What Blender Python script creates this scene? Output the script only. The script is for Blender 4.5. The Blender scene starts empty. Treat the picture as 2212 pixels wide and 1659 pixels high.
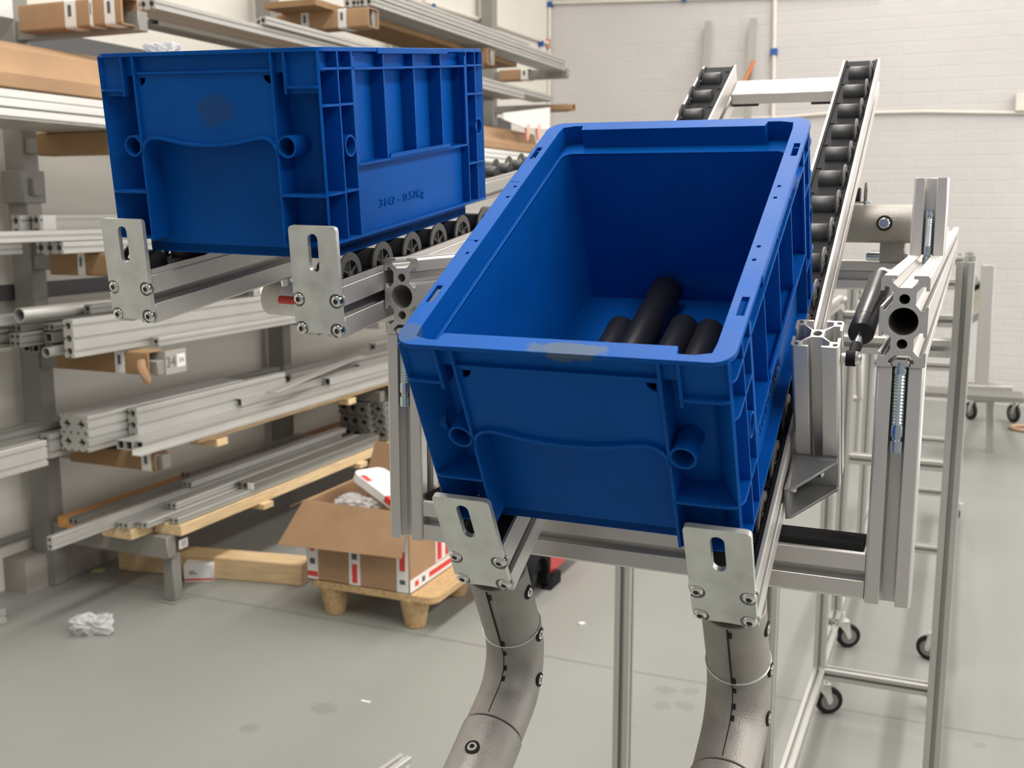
import bpy, bmesh, math, random
from mathutils import Vector, Matrix
from mathutils.geometry import tessellate_polygon, delaunay_2d_cdt
random.seed(7)
SC = bpy.context.scene
COL = SC.collection
PI = math.pi
# ------------------------------------------------------------------ camera, world, lights, exposure
F, CX, CY, CAMH = 2300.0, 1106.0, 829.5, 1.35
PITCH, YAW = math.radians(9.4), math.radians(23.0)
cam = bpy.data.objects.new('camera', bpy.data.cameras.new('camera'))
COL.objects.link(cam); SC.camera = cam
cam.location = (0, 0, CAMH)
cam.rotation_euler = (PI/2-PITCH, 0, YAW)
cam.data.sensor_width = 36; cam.data.lens = F/2212*36
cam.data.clip_start = .02
cam.data.dof.use_dof = True; cam.data.dof.focus_distance = .78; cam.data.dof.aperture_fstop = 17
SC.view_settings.view_transform = 'Standard'; SC.view_settings.look = 'None'
SC.view_settings.exposure = 0.09; SC.view_settings.gamma = 1.0; SC.view_settings.use_curve_mapping = False
w = bpy.data.worlds.new('world'); SC.world = w; w.use_nodes = True
w.node_tree.nodes['Background'].inputs[0].default_value = (1.0, .975, .94, 1)
w.node_tree.nodes['Background'].inputs[1].default_value = .30
def area(x, y, z, sx, sy, power, col=(1, .965, .915), rx=0, ry=0):
    l = bpy.data.lights.new('ceiling_and_fill_light', 'AREA'); l.shape = 'RECTANGLE'; l.size = sx; l.size_y = sy
    l.energy = power; l.color = col
    o = bpy.data.objects.new('ceiling_and_fill_light', l); COL.objects.link(o); o.location = (x, y, z); o.rotation_euler = (rx, ry, 0)
area(-.7, 5.6, 4.3, .6, 4.4, 105)
area(-.7, 0.9, 4.3, .6, 3.8, 125)
area(3.0, 5.2, 4.2, .6, 4.8, 190)
area(3.0, 0.2, 4.2, .6, 4.2, 170)
area(5.6, 4.0, 1.9, 2.2, 7.0, 190, (1, .975, .945), 0, PI/2)      # added low side fill standing in for daylight, lifts left wall and right faces
area(-2.3, 3.2, 4.3, .4, 5.0, 38)  # overhead fill added to lift the left wall
# ------------------------------------------------------------------ pixel -> point on a real plane
fw = Vector((-math.sin(YAW)*math.cos(PITCH), math.cos(YAW)*math.cos(PITCH), -math.sin(PITCH)))
rt = Vector((math.cos(YAW), math.sin(YAW), 0)); up = rt.cross(fw); CAM = Vector((0, 0, CAMH))
def at(u, v, ax, val):
    d = rt*((u-CX)/F) - up*((v-CY)/F) + fw
    return CAM + d*((val-CAM[ax])/d[ax])
def X(u, v, x): return at(u, v, 0, x)
def Y(u, v, y): return at(u, v, 1, y)
def Z(u, v, z): return at(u, v, 2, z)
def axang(w_):
    w_ = Vector(w_); return Matrix.Rotation(w_.length, 4, w_.normalized())
TB = Matrix.Translation((-.3040445, .5367320, 1.2725652)) @ axang((.4996442, .0074030, .0046547))     # the tilted tray
TA = Matrix.Translation((-.6192449, .6445013, 1.4647518)) @ axang((.1260986, .0274224, .0264896))     # the feeding lane
def Mt(x, y, z): return Matrix.Translation((x, y, z))
def Rx(a): return Matrix.Rotation(a, 4, 'X')
def Ry(a): return Matrix.Rotation(a, 4, 'Y')
def Rz(a): return Matrix.Rotation(a, 4, 'Z')
ALONGY = Matrix(((1, 0, 0, 0), (0, 0, 1, 0), (0, 1, 0, 0), (0, 0, 0, 1)))    # section (x,z) run along y
ALONGX = Matrix(((0, 0, 1, 0), (1, 0, 0, 0), (0, 1, 0, 0), (0, 0, 0, 1)))    # section (y,z) run along x
# ------------------------------------------------------------------ materials
def mat(name, col, rough=.5, metal=0, var=.0, scale=8, bump=0, bscale=60, spec=.5, detail=4, rvar=0, stretch=None, trans=0, alpha=1, coat=0):
    m = bpy.data.materials.new(name); m.use_nodes = True
    nt = m.node_tree; b = nt.nodes['Principled BSDF']; N = nt.nodes.new; L = nt.links.new
    b.inputs['Base Color'].default_value = (*col, 1); b.inputs['Roughness'].default_value = rough
    b.inputs['Metallic'].default_value = metal; b.inputs['Specular IOR Level'].default_value = spec
    if trans: b.inputs['Transmission Weight'].default_value = trans
    if alpha < 1: b.inputs['Alpha'].default_value = alpha
    if coat: b.inputs['Coat Weight'].default_value = coat; b.inputs['Coat Roughness'].default_value = .15
    tc = N('ShaderNodeTexCoord'); mp = N('ShaderNodeMapping'); L(tc.outputs['Object'], mp.inputs[0])
    if stretch: mp.inputs['Scale'].default_value = stretch
    if var or rvar:
        n = N('ShaderNodeTexNoise'); n.inputs['Scale'].default_value = scale; n.inputs['Detail'].default_value = detail
        L(mp.outputs[0], n.inputs['Vector'])
        if var:
            r = N('ShaderNodeMapRange'); r.inputs[1].default_value = .3; r.inputs[2].default_value = .7
            r.inputs[3].default_value = 1-var; r.inputs[4].default_value = 1+var*.6
            L(n.outputs[0], r.inputs[0])
            mx = N('ShaderNodeMix'); mx.data_type = 'RGBA'; mx.blend_type = 'MULTIPLY'; mx.inputs[0].default_value = 1
            mx.inputs[6].default_value = (*col, 1); L(r.outputs[0], mx.inputs[7]); L(mx.outputs[2], b.inputs['Base Color'])
        if rvar:
            r2 = N('ShaderNodeMapRange'); r2.inputs[1].default_value = .3; r2.inputs[2].default_value = .7
            r2.inputs[3].default_value = rough-rvar; r2.inputs[4].default_value = rough+rvar
            L(n.outputs[0], r2.inputs[0]); L(r2.outputs[0], b.inputs['Roughness'])
    if bump:
        n2 = N('ShaderNodeTexNoise'); n2.inputs['Scale'].default_value = bscale; n2.inputs['Detail'].default_value = 3
        L(mp.outputs[0], n2.inputs['Vector'])
        bp = N('ShaderNodeBump'); bp.inputs['Strength'].default_value = bump; bp.inputs['Distance'].default_value = .002
        L(n2.outputs[0], bp.inputs['Height']); L(bp.outputs[0], b.inputs['Normal'])
    m['tc'] = 1
    return m
def stain(m, centre, size, col, amount=.8, scale=40, axes=(1, 1, 1)):
    """a stain with its own outline: ellipsoid mask broken up by noise"""
    nt = m.node_tree; b = nt.nodes['Principled BSDF']; N = nt.nodes.new; L = nt.links.new
    tc = N('ShaderNodeTexCoord'); mp = N('ShaderNodeMapping'); mp.vector_type = 'TEXTURE'
    mp.inputs['Location'].default_value = centre; mp.inputs['Scale'].default_value = size
    L(tc.outputs['Object'], mp.inputs[0])
    n = N('ShaderNodeTexNoise'); n.inputs['Scale'].default_value = scale; L(tc.outputs['Object'], n.inputs['Vector'])
    ln = N('ShaderNodeVectorMath'); ln.operation = 'LENGTH'; L(mp.outputs[0], ln.inputs[0])
    ad = N('ShaderNodeMath'); ad.operation = 'MULTIPLY_ADD'; L(n.outputs[0], ad.inputs[0]); ad.inputs[1].default_value = 1.1; L(ln.outputs[1], ad.inputs[2])
    r = N('ShaderNodeMapRange'); r.inputs[1].default_value = 1.3; r.inputs[2].default_value = 1.5; r.inputs[3].default_value = amount; r.inputs[4].default_value = 0
    L(ad.outputs[0], r.inputs[0])
    mx = N('ShaderNodeMix'); mx.data_type = 'RGBA'; L(r.outputs[0], mx.inputs[0])
    src = b.inputs['Base Color'].links[0].from_socket if b.inputs['Base Color'].links else None
    if src: L(src, mx.inputs[6])
    else: mx.inputs[6].default_value = b.inputs['Base Color'].default_value
    mx.inputs[7].default_value = (*col, 1); L(mx.outputs[2], b.inputs['Base Color'])
BLUE = (.0012, .083, .365)
def blue(name): return mat(name, BLUE, .42, 0, .10, 22, .06, 420, .09, rvar=.05)
M_blue = blue('blue_plastic')
M_blue_rim = blue('worn_blue_plastic'); stain(M_blue_rim, (.108, .004, 0), (.028, .007, .01), (.10, .13, .14), .75, 90)
stain(M_blue_rim, (.006, .012, 0), (.012, .010, .01), (.07, .10, .14), .6, 110)
M_blue_end = blue('stained_blue_plastic'); stain(M_blue_end, (.1064, .004, -.042), (.017, .03, .013), (.03, .06, .12), .5, 60)
M_alu = mat('anodised_aluminium', (.68, .655, .63), .38, .62, .05, 3, 0, spec=.5, rvar=.05)
M_alub = mat('bare_cut_aluminium', (.66, .64, .61), .42, .75, .05, 120, .15, 400)
M_alus = mat('stored_aluminium', (.47, .462, .438), .42, .5, .06, 5)
M_alug = mat('grey_anodised_aluminium', (.26, .255, .235), .45, .6, .08, 5)
M_zinc = mat('galvanised_steel', (.70, .715, .68), .38, .62, .16, 55, .06, 500, rvar=.10, detail=6)
M_chrome = mat('bright_steel', (.72, .72, .70), .16, 1.0)
M_bluezinc = mat('blue_passivated_steel', (.55, .64, .68), .25, 1.0, .1, 60)
M_cast = mat('cast_steel', (.33, .31, .285), .52, .55, .12, 70, .2, 700, rvar=.08)
M_black = mat('black_plastic', (.011, .011, .012), .65, 0, .1, 30, spec=.12)
M_blackgrey = mat('dark_grey_plastic', (.038, .038, .038), .45, 0, .08, 40, spec=.35)
M_flange = mat('flange_plastic', (.085, .08, .075), .5, 0, .1, 40)
M_rubber = mat('black_rubber', (.012, .012, .013), .7, 0, .1, 40, spec=.3)
M_tube = mat('black_coated_tube', (.014, .015, .020), .45, 0, .12, 35, .05, 300, spec=.3)
M_gas = mat('black_lacquer', (.012, .012, .013), .32, .0, spec=.35)
M_dark = mat('hole_shade_and_seam', (.01, .01, .01), .9)  # for seams, and as colour standing in for shade inside holes
M_rack = mat('grey_rack_paint', (.235, .225, .205), .5, 0, .08, 6)
M_card = mat('cardboard', (.36, .225, .13), .8, 0, .10, 9, .15, 60, spec=.2)
M_cardd = mat('brown_cardboard', (.29, .18, .092), .8, 0, .12, 9, .15, 60, spec=.2)
M_wood = mat('pine_wood', (.68, .50, .29), .65, 0, .22, 14, .15, 40, spec=.25, stretch=(6, .6, 6))
M_orange = mat('orange_wood', (.56, .27, .085), .65, 0, .18, 14, stretch=(6, .6, 6))
M_press = mat('pressed_wood', (.50, .34, .175), .8, 0, .25, 90, .5, 120, spec=.2)
M_paper = mat('white_paper', (.72, .71, .69), .6, 0, .05, 20)
M_film = mat('clear_film', (.72, .73, .74), .2, 0, .1, 40, .6, 60, spec=.6, alpha=.42)
M_red = mat('red_print', (.62, .045, .035), .5)
M_redbody = mat('red_lacquer', (.58, .012, .022), .3, 0, .05, 10, coat=.3)
M_ink_and_shade = mat('grey_ink_and_shade', (.08, .08, .09), .6)
M_bluefit = mat('blue_fitting', (.02, .08, .30), .4)
M_pink = mat('pink_paper', (.75, .40, .33), .6)
M_pipe = mat('painted_conduit', (.66, .62, .56), .5, 0, .06, 8)
M_conc = mat('painted_concrete', (.34, .315, .285), .8, 0, .12, 7, .3, 30)
M_yellow = mat('yellow_paper', (.55, .52, .25), .7)
M_brownhose = mat('tan_hose', (.42, .27, .17), .5)
# ------------------------------------------------------------------ mesh helpers
class MB:
    def __init__(s): s.v = []; s.f = []
    def add(s, vs, fs, M=None):
        o = len(s.v); s.v += [tuple(M @ Vector(p)) if M else tuple(p) for p in vs]; s.f += [tuple(i+o for i in f) for f in fs]; return s
    def box(s, x0, x1, y0, y1, z0, z1, M=None):
        return s.add([(x, y, z) for z in (z0, z1) for y in (y0, y1) for x in (x0, x1)],
                     [(0, 2, 3, 1), (4, 5, 7, 6), (0, 1, 5, 4), (2, 6, 7, 3), (0, 4, 6, 2), (1, 3, 7, 5)], M)
    def prism(s, loops, z0, z1, M=None):
        flat = [p for l in loops for p in l]; n = len(flat)
        if len(loops) > 2:
            E_ = []; o = 0
            for l in loops: E_ += [(o+i, o+(i+1) % len(l)) for i in range(len(l))]; o += len(l)
            V_, _, F_, ov, _, _ = delaunay_2d_cdt([Vector(p[:2]) for p in flat], E_, [], 0, 1e-7)
            def inside(c):
                k = False
                for l in loops:
                    for i in range(len(l)):
                        x1, y1 = l[i][:2]; x2, y2 = l[i-1][:2]
                        if (y1 > c.y) != (y2 > c.y) and c.x < (x2-x1)*(c.y-y1)/(y2-y1)+x1: k = not k
                return k
            idx = [v[0] if v else 0 for v in ov]
            tri = [tuple(idx[i] for i in f) for f in F_ if inside((V_[f[0]]+V_[f[1]]+V_[f[2]])/3)]
        else:
            tri = tessellate_polygon([[Vector((p[0], p[1], 0)) for p in l] for l in loops])
        vs = [(p[0], p[1], z0) for p in flat]+[(p[0], p[1], z1) for p in flat]
        fs = [tuple(t) for t in tri]+[tuple(i+n for i in reversed(t)) for t in tri]
        o = 0
        for l in loops:
            k = len(l)
            fs += [(o+i, o+(i+1) % k, o+(i+1) % k+n, o+i+n) for i in range(k)]; o += k
        return s.add(vs, fs, M)
    def lathe(s, prof, n=24, M=None, cap=True):
        vs = []; fs = []
        for r, h in prof:
            vs += [(r*math.cos(2*PI*i/n), r*math.sin(2*PI*i/n), h) for i in range(n)]
        for j in range(len(prof)-1):
            fs += [(j*n+i, j*n+(i+1) % n, (j+1)*n+(i+1) % n, (j+1)*n+i) for i in range(n)]
        if cap: fs += [tuple(range(n-1, -1, -1)), tuple((len(prof)-1)*n+i for i in range(n))]
        return s.add(vs, fs, M)
    def cyl(s, p0, p1, r, n=20, r1=None, M=None):
        p0, p1 = Vector(p0), Vector(p1); d = p1-p0
        T = Mt(*p0) @ d.to_track_quat('Z', 'Y').to_matrix().to_4x4()
        return s.lathe([(r, 0), (r if r1 is None else r1, d.length)], n, (M @ T) if M else T)
    def pipe(s, p0, p1, ro, ri, n=24, M=None):
        p0, p1 = Vector(p0), Vector(p1); d = p1-p0; l = d.length
        T = Mt(*p0) @ d.to_track_quat('Z', 'Y').to_matrix().to_4x4()
        return s.lathe([(ri, 0), (ro, 0), (ro, l), (ri, l), (ri, 0)], n, (M @ T) if M else T, cap=False)
    def sweep(s, pts, r, n=16, M=None, cap=True):
        pts = [Vector(p) for p in pts]; vs = []; fs = []; prev = None
        for i, p in enumerate(pts):
            t = (pts[min(i+1, len(pts)-1)]-pts[max(i-1, 0)]).normalized()
            a = prev if prev else (Vector((1, 0, 0)) if abs(t.x) < .9 else Vector((0, 1, 0)))
            a = (a-t*a.dot(t)).normalized(); prev = a; b = t.cross(a)
            rr = r[i] if isinstance(r, (list, tuple)) else r
            vs += [p+a*rr*math.cos(2*PI*k/n)+b*rr*math.sin(2*PI*k/n) for k in range(n)]
        for j in range(len(pts)-1):
            fs += [(j*n+k, j*n+(k+1) % n, (j+1)*n+(k+1) % n, (j+1)*n+k) for k in range(n)]
        if cap: fs += [tuple(range(n-1, -1, -1)), tuple((len(pts)-1)*n+k for k in range(n))]
        return s.add(vs, fs, M)
    def ribbon(s, pts, width, th, M=None):
        """flat strip: pts in (u,v), thickness th across the line, run 0..width in w; returns prism loop"""
        P = [Vector(p) for p in pts]; L1 = []; L2 = []
        for i, p in enumerate(P):
            t = (P[min(i+1, len(P)-1)]-P[max(i-1, 0)]).normalized(); n = Vector((-t.y, t.x))
            L1.append(p+n*th/2); L2.append(p-n*th/2)
        return s.prism([L1+L2[::-1]], 0, width, M)
    def mesh(s, name, m, smooth=True, ang=35):
        me = bpy.data.meshes.new(name); me.from_pydata(s.v, [], s.f)
        bm = bmesh.new(); bm.from_mesh(me); bmesh.ops.remove_doubles(bm, verts=bm.verts, dist=1e-7)
        bmesh.ops.recalc_face_normals(bm, faces=bm.faces); bm.to_mesh(me); bm.free()
        if smooth:
            for p in me.polygons: p.use_smooth = True
            me.set_sharp_from_angle(angle=math.radians(ang))
        me.materials.append(m); return me
    def build(s, name, m, parent=None, bevel=0, M=None, smooth=True, seg=1):
        return place(name, s.mesh(name, m, smooth), parent, M, bevel, seg)
def place(name, me, parent=None, M=None, bevel=0, seg=1):
    o = bpy.data.objects.new(name, me); COL.objects.link(o)
    if parent: o.parent = parent
    if M is not None: o.matrix_local = M
    if bevel:
        b = o.modifiers.new('bevel', 'BEVEL'); b.width = bevel; b.segments = seg; b.limit_method = 'ANGLE'; b.angle_limit = math.radians(40)
        b.harden_normals = False
    return o
def tag(o, label, cat, group=None, kind=None):
    o['label'] = label; o['category'] = cat
    if group: o['group'] = group
    if kind: o['kind'] = kind
    return o
def tag_stuff(o): o['kind'] = 'stuff'; return o
def thing(name, label, cat, M=None, group=None):
    o = bpy.data.objects.new(name, None); COL.objects.link(o); o.empty_display_size = .05
    if M is not None: o.matrix_world = M
    return tag(o, label, cat, group)
def struct(name, mb, m, M=None):
    o = mb.build(name, m, None, M=M); o['kind'] = 'structure'; return o
def text_mesh(name, txt, size, m, depth=.0003):
    c = bpy.data.curves.new(name, 'FONT'); c.body = txt; c.size = size; c.extrude = depth; c.align_x = 'CENTER'; c.align_y = 'CENTER'
    o = bpy.data.objects.new(name, c); COL.objects.link(o)
    me = bpy.data.meshes.new_from_object(o.evaluated_get(bpy.context.evaluated_depsgraph_get()))
    bpy.data.objects.remove(o); bpy.data.curves.remove(c); me.materials.clear(); me.materials.append(m); me.name = name; return me
def circ(x, y, r, n=20): return [(x+r*math.cos(-2*PI*i/n), y+r*math.sin(-2*PI*i/n)) for i in range(n)]
def rect(x0, x1, y0, y1): return [(x0, y0), (x1, y0), (x1, y1), (x0, y1)]
def rrect(x0, x1, y0, y1, r, n=5):
    out = []
    for cx, cy, a in ((x1-r, y0+r, -PI/2), (x1-r, y1-r, 0), (x0+r, y1-r, PI/2), (x0+r, y0+r, PI)):
        out += [(cx+r*math.cos(a+PI/2*i/n), cy+r*math.sin(a+PI/2*i/n)) for i in range(n+1)]
    return out
# ------------------------------------------------------------------ extruded profile sections
def section(w_, h_, u, a, t, b, e, c, d, hole=0, skip=(), corner=0, big=None, small=None, star=None):
    """outline of a T-slot profile; slots of half width a every u along each side, lip t, pocket half width b down to e, narrowing to c at depth d"""
    out = []
    sides = (((-w_/2, -h_/2), (1, 0), (0, 1), w_, 'b'), ((w_/2, -h_/2), (0, 1), (-1, 0), h_, 'r'),
             ((w_/2, h_/2), (-1, 0), (0, -1), w_, 't'), ((-w_/2, h_/2), (0, -1), (1, 0), h_, 'l'))
    for (ox, oy), (dx, dy), (nx, ny), ln, nm in sides:
        def P(s, q): out.append((ox+dx*s+nx*q, oy+dy*s+ny*q))
        ch = min(.0015, u*.05); P(ch, 0)
        if nm not in skip:
            k = max(1, round(ln/u))
            for i in range(k):
                m_ = ln*(i+.5)/k
                for s, q in ((-a, 0), (-a, t), (-b, t), (-b, e), (-c, d), (c, d), (b, e), (b, t), (a, t), (a, 0)): P(m_+s, q)
        P(ln-ch, 0)
    loops = [out]
    if corner:
        g = corner
        for sx in (-1, 1):
            for sy in (-1, 1):
                x0, y0 = sx*(w_/2-t*.8), sy*(h_/2-t*.8); x1, y1 = x0-sx*g, y0-sy*g
                loops.append(rect(min(x0, x1), max(x0, x1), min(y0, y1), max(y0, y1)))
    if hole:
        for i in range(max(1, round(w_/u))):
            for j in range(max(1, round(h_/u))):
                loops.append(circ(-w_/2+w_*(i+.5)/max(1, round(w_/u)), -h_/2+h_*(j+.5)/max(1, round(h_/u)), hole, 12))
    if big: loops.append(circ(0, 0, big, 36))
    if small:
        for p in small: loops.append(circ(p[0], p[1], p[2], 20))
    if star:
        r1, r2 = star
        for i in range(max(1, round(w_/.06))):
            for j in range(max(1, round(h_/.06))):
                k1, k2 = max(1, round(w_/.06)), max(1, round(h_/.06))
                cx, cy = -w_/2+w_*(i+.5)/k1, -h_/2+h_*(j+.5)/k2
                loops.append([(cx+(r1, r1*.72, r2, r1*.72)[q % 4]*math.cos(q*PI/8), cy+(r1, r1*.72, r2, r1*.72)[q % 4]*math.sin(q*PI/8)) for q in range(16)])
    return loops
S_track = section(.04, .04, .04, .0042, .0022, .010, .006, .005, .0125, hole=.0034, skip=('t',))
S_3030 = section(.03, .03, .03, .0051, .0023, .0086, .0056, .0036, .0094, hole=.0026)
S_3060 = section(.03, .06, .03, .0051, .0023, .0079, .0045, .0041, .0079, big=.0093, small=[(0, .0147, .0034), (0, -.0147, .0034)])
S_30 = section(.03, .03, .03, .0041, .0016, .0088, .0058, .0034, .0108, hole=.0030, corner=.0030)
S_leg = section(.03, .03, .03, .0041, .002, .008, .005, .004, .010, hole=.003)
def S_multi(nx, ny, u=.04):
    k = u/.04
    return section(nx*u, ny*u, u, .0042*k, .0020*k, .0072*k, .0036*k, .0030*k, .0062*k, hole=.0118*k)
def S_star(nx, ny):
    return section(nx*.06, ny*.06, .03, .0041, .002, .0065, .004, .003, .0062, star=(.017, .009),
                   small=[(x*.0155, 0, .0055) for x in (-3, -1, 1, 3)] if (nx, ny) == (2, 2) else None)
def S_sq(u, t): return [rect(-u/2, u/2, -u/2, u/2), rect(-u/2+t, u/2-t, -u/2+t, u/2-t)[::-1]]
def S_rnd(r, t, n=20): return [circ(0, 0, r, n), circ(0, 0, r-t, n)]
SECM = {}
def bar(secname, loops, ln, m):
    """mesh of a bar of the section, running along +y from 0, centred on its axis; shared between equal bars"""
    k = (secname, round(ln, 4), m.name)
    if k not in SECM:
        SECM[k] = MB().prism(loops, 0, ln, ALONGY).mesh(secname, m, ang=30)
    return SECM[k]
# ------------------------------------------------------------------ the room
fl = mat('grey_floor_paint', (.252, .259, .240), .42, 0, .07, .9, .05, 25, spec=.4, rvar=.08)
def floor_marks(m):
    nt = m.node_tree; b = nt.nodes['Principled BSDF']; N = nt.nodes.new; L = nt.links.new
    tc = N('ShaderNodeTexCoord'); sp = N('ShaderNodeSeparateXYZ'); L(tc.outputs['Object'], sp.inputs[0])
    n = N('ShaderNodeTexNoise'); n.inputs['Scale'].default_value = 1.6; L(tc.outputs['Object'], n.inputs['Vector'])
    def line(axis, pos, wd, amp, strength, col=(.15, .145, .135, 1)):
        a = N('ShaderNodeMath'); a.operation = 'MULTIPLY_ADD'; L(n.outputs[0], a.inputs[0]); a.inputs[1].default_value = amp; L(sp.outputs[axis], a.inputs[2])
        s = N('ShaderNodeMath'); s.operation = 'SUBTRACT'; L(a.outputs[0], s.inputs[0]); s.inputs[1].default_value = pos+amp*.5
        ab = N('ShaderNodeMath'); ab.operation = 'ABSOLUTE'; L(s.outputs[0], ab.inputs[0])
        r = N('ShaderNodeMapRange'); r.inputs[1].default_value = wd*.4; r.inputs[2].default_value = wd; r.inputs[3].default_value = strength; r.inputs[4].default_value = 0
        L(ab.outputs[0], r.inputs[0])
        mx = N('ShaderNodeMix'); mx.data_type = 'RGBA'; L(r.outputs[0], mx.inputs[0]); L(b.inputs['Base Color'].links[0].from_socket, mx.inputs[6])
        mx.inputs[7].default_value = col; L(mx.outputs[2], b.inputs['Base Color'])
    line(1, 2.86, .009, .05, .55); line(1, 5.4, .010, .06, .35); line(0, 1.3, .01, .05, .3)
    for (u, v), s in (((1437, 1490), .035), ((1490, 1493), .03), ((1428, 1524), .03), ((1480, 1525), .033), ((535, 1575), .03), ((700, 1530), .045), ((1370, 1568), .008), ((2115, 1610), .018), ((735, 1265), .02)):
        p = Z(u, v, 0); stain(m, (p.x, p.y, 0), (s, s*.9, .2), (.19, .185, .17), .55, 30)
floor_marks(fl)
struct('floor', MB().box(-3.25, 6, -3, 8.3, -.1, 0), fl)
def wallmat(name, col, brick):
    m = mat(name, col, .75, 0, .05, 1.3, 0, spec=.25)
    nt = m.node_tree; b = nt.nodes['Principled BSDF']; N = nt.nodes.new; L = nt.links.new
    tc = N('ShaderNodeTexCoord'); n = N('ShaderNodeTexNoise'); n.inputs['Scale'].default_value = 9; n.inputs['Detail'].default_value = 5
    L(tc.outputs['Object'], n.inputs['Vector'])
    bp = N('ShaderNodeBump'); bp.inputs['Strength'].default_value = .35; bp.inputs['Distance'].default_value = .012
    if brick:
        mp = N('ShaderNodeMapping'); mp.inputs['Rotation'].default_value = (PI/2, 0, 0); L(tc.outputs['Object'], mp.inputs[0])
        br = N('ShaderNodeTexBrick'); br.inputs['Scale'].default_value = 1; br.inputs['Brick Width'].default_value = .25; br.inputs['Row Height'].default_value = .085
        br.inputs['Mortar Size'].default_value = .006; br.inputs['Mortar Smooth'].default_value = .9
        L(mp.outputs[0], br.inputs['Vector'])
        ad = N('ShaderNodeMath'); ad.operation = 'MULTIPLY_ADD'; L(br.outputs['Fac'], ad.inputs[0]); ad.inputs[1].default_value = -.35; L(n.outputs[0], ad.inputs[2])
        L(ad.outputs[0], bp.inputs['Height'])
    else: L(n.outputs[0], bp.inputs['Height']); bp.inputs['Strength'].default_value = .15
    L(bp.outputs[0], b.inputs['Normal']); return m
WX, WY = -3.09, 8.0
struct('wall_back', MB().box(WX, 6, WY, WY+.2, 0, 4.5), wallmat('painted_brick', (.545, .525, .515), True))
struct('wall_left', MB().box(WX-.2, WX, -3, WY+.2, 0, 4.5), wallmat('painted_plaster', (.66, .63, .575), False))
struct('ceiling', MB().box(WX-.2, 6, -3, WY+.2, 4.5, 4.6), mat('white_ceiling', (.7, .68, .64), .8))
struct('trim_1', MB().box(WX, -2.985, 2.64, 7.9, 0, .12), M_conc)
# ------------------------------------------------------------------ the blue crates (local frame: x 0-.198 short side, y 0-.297 long side, z 0 rim, -.152 base)
CW, CL, CB = .198, .297, -.152
CO = Mt(-.099, -.1485, .152)                      # crate frame -> root frame (root at the middle of the base)
CTURN = Mt(CW, CL, 0) @ Rz(PI)                    # the same end or side turned to the other end
YFACE = Matrix(((1, 0, 0, 0), (0, 0, 1, 0), (0, 1, 0, 0), (0, 0, 0, 1)))     # drawing (x,z) pushed along y
XFACE = Matrix(((0, 0, 1, 0), (1, 0, 0, 0), (0, 1, 0, 0), (0, 0, 0, 1)))     # drawing (y,z) pushed along x
PL, PR = .0368, .1580                             # the two long ribs of the end panel
WAVE = [(PL, -.0755), (.0376, -.0700), (.0400, -.0655), (.0440, -.0628), (.0490, -.0617), (.0560, -.0624), (.0680, -.0648), (.0830, -.0668), (.0975, -.0674),
        (.1120, -.0668), (.1270, -.0648), (.1385, -.0624), (.1455, -.0617), (.1505, -.0628), (.1545, -.0655), (.1570, -.0700), (PR, -.0755)]
OYF = .0130
opening = ([(.0115, .0175), (.0125, .0085), (.0215, .0060), (.0275, .0060), (.0285, OYF), (.1665, OYF), (.1675, .0060), (.1765, .0060), (.1855, .0085), (.1865, .0175)]
           + [(.1865, .2795), (.1855, .2885), (.1765, .2910), (.1675, .2910), (.1665, CL-OYF), (.0285, CL-OYF), (.0275, .2910), (.0215, .2910), (.0125, .2885), (.0115, .2795)])
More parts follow.
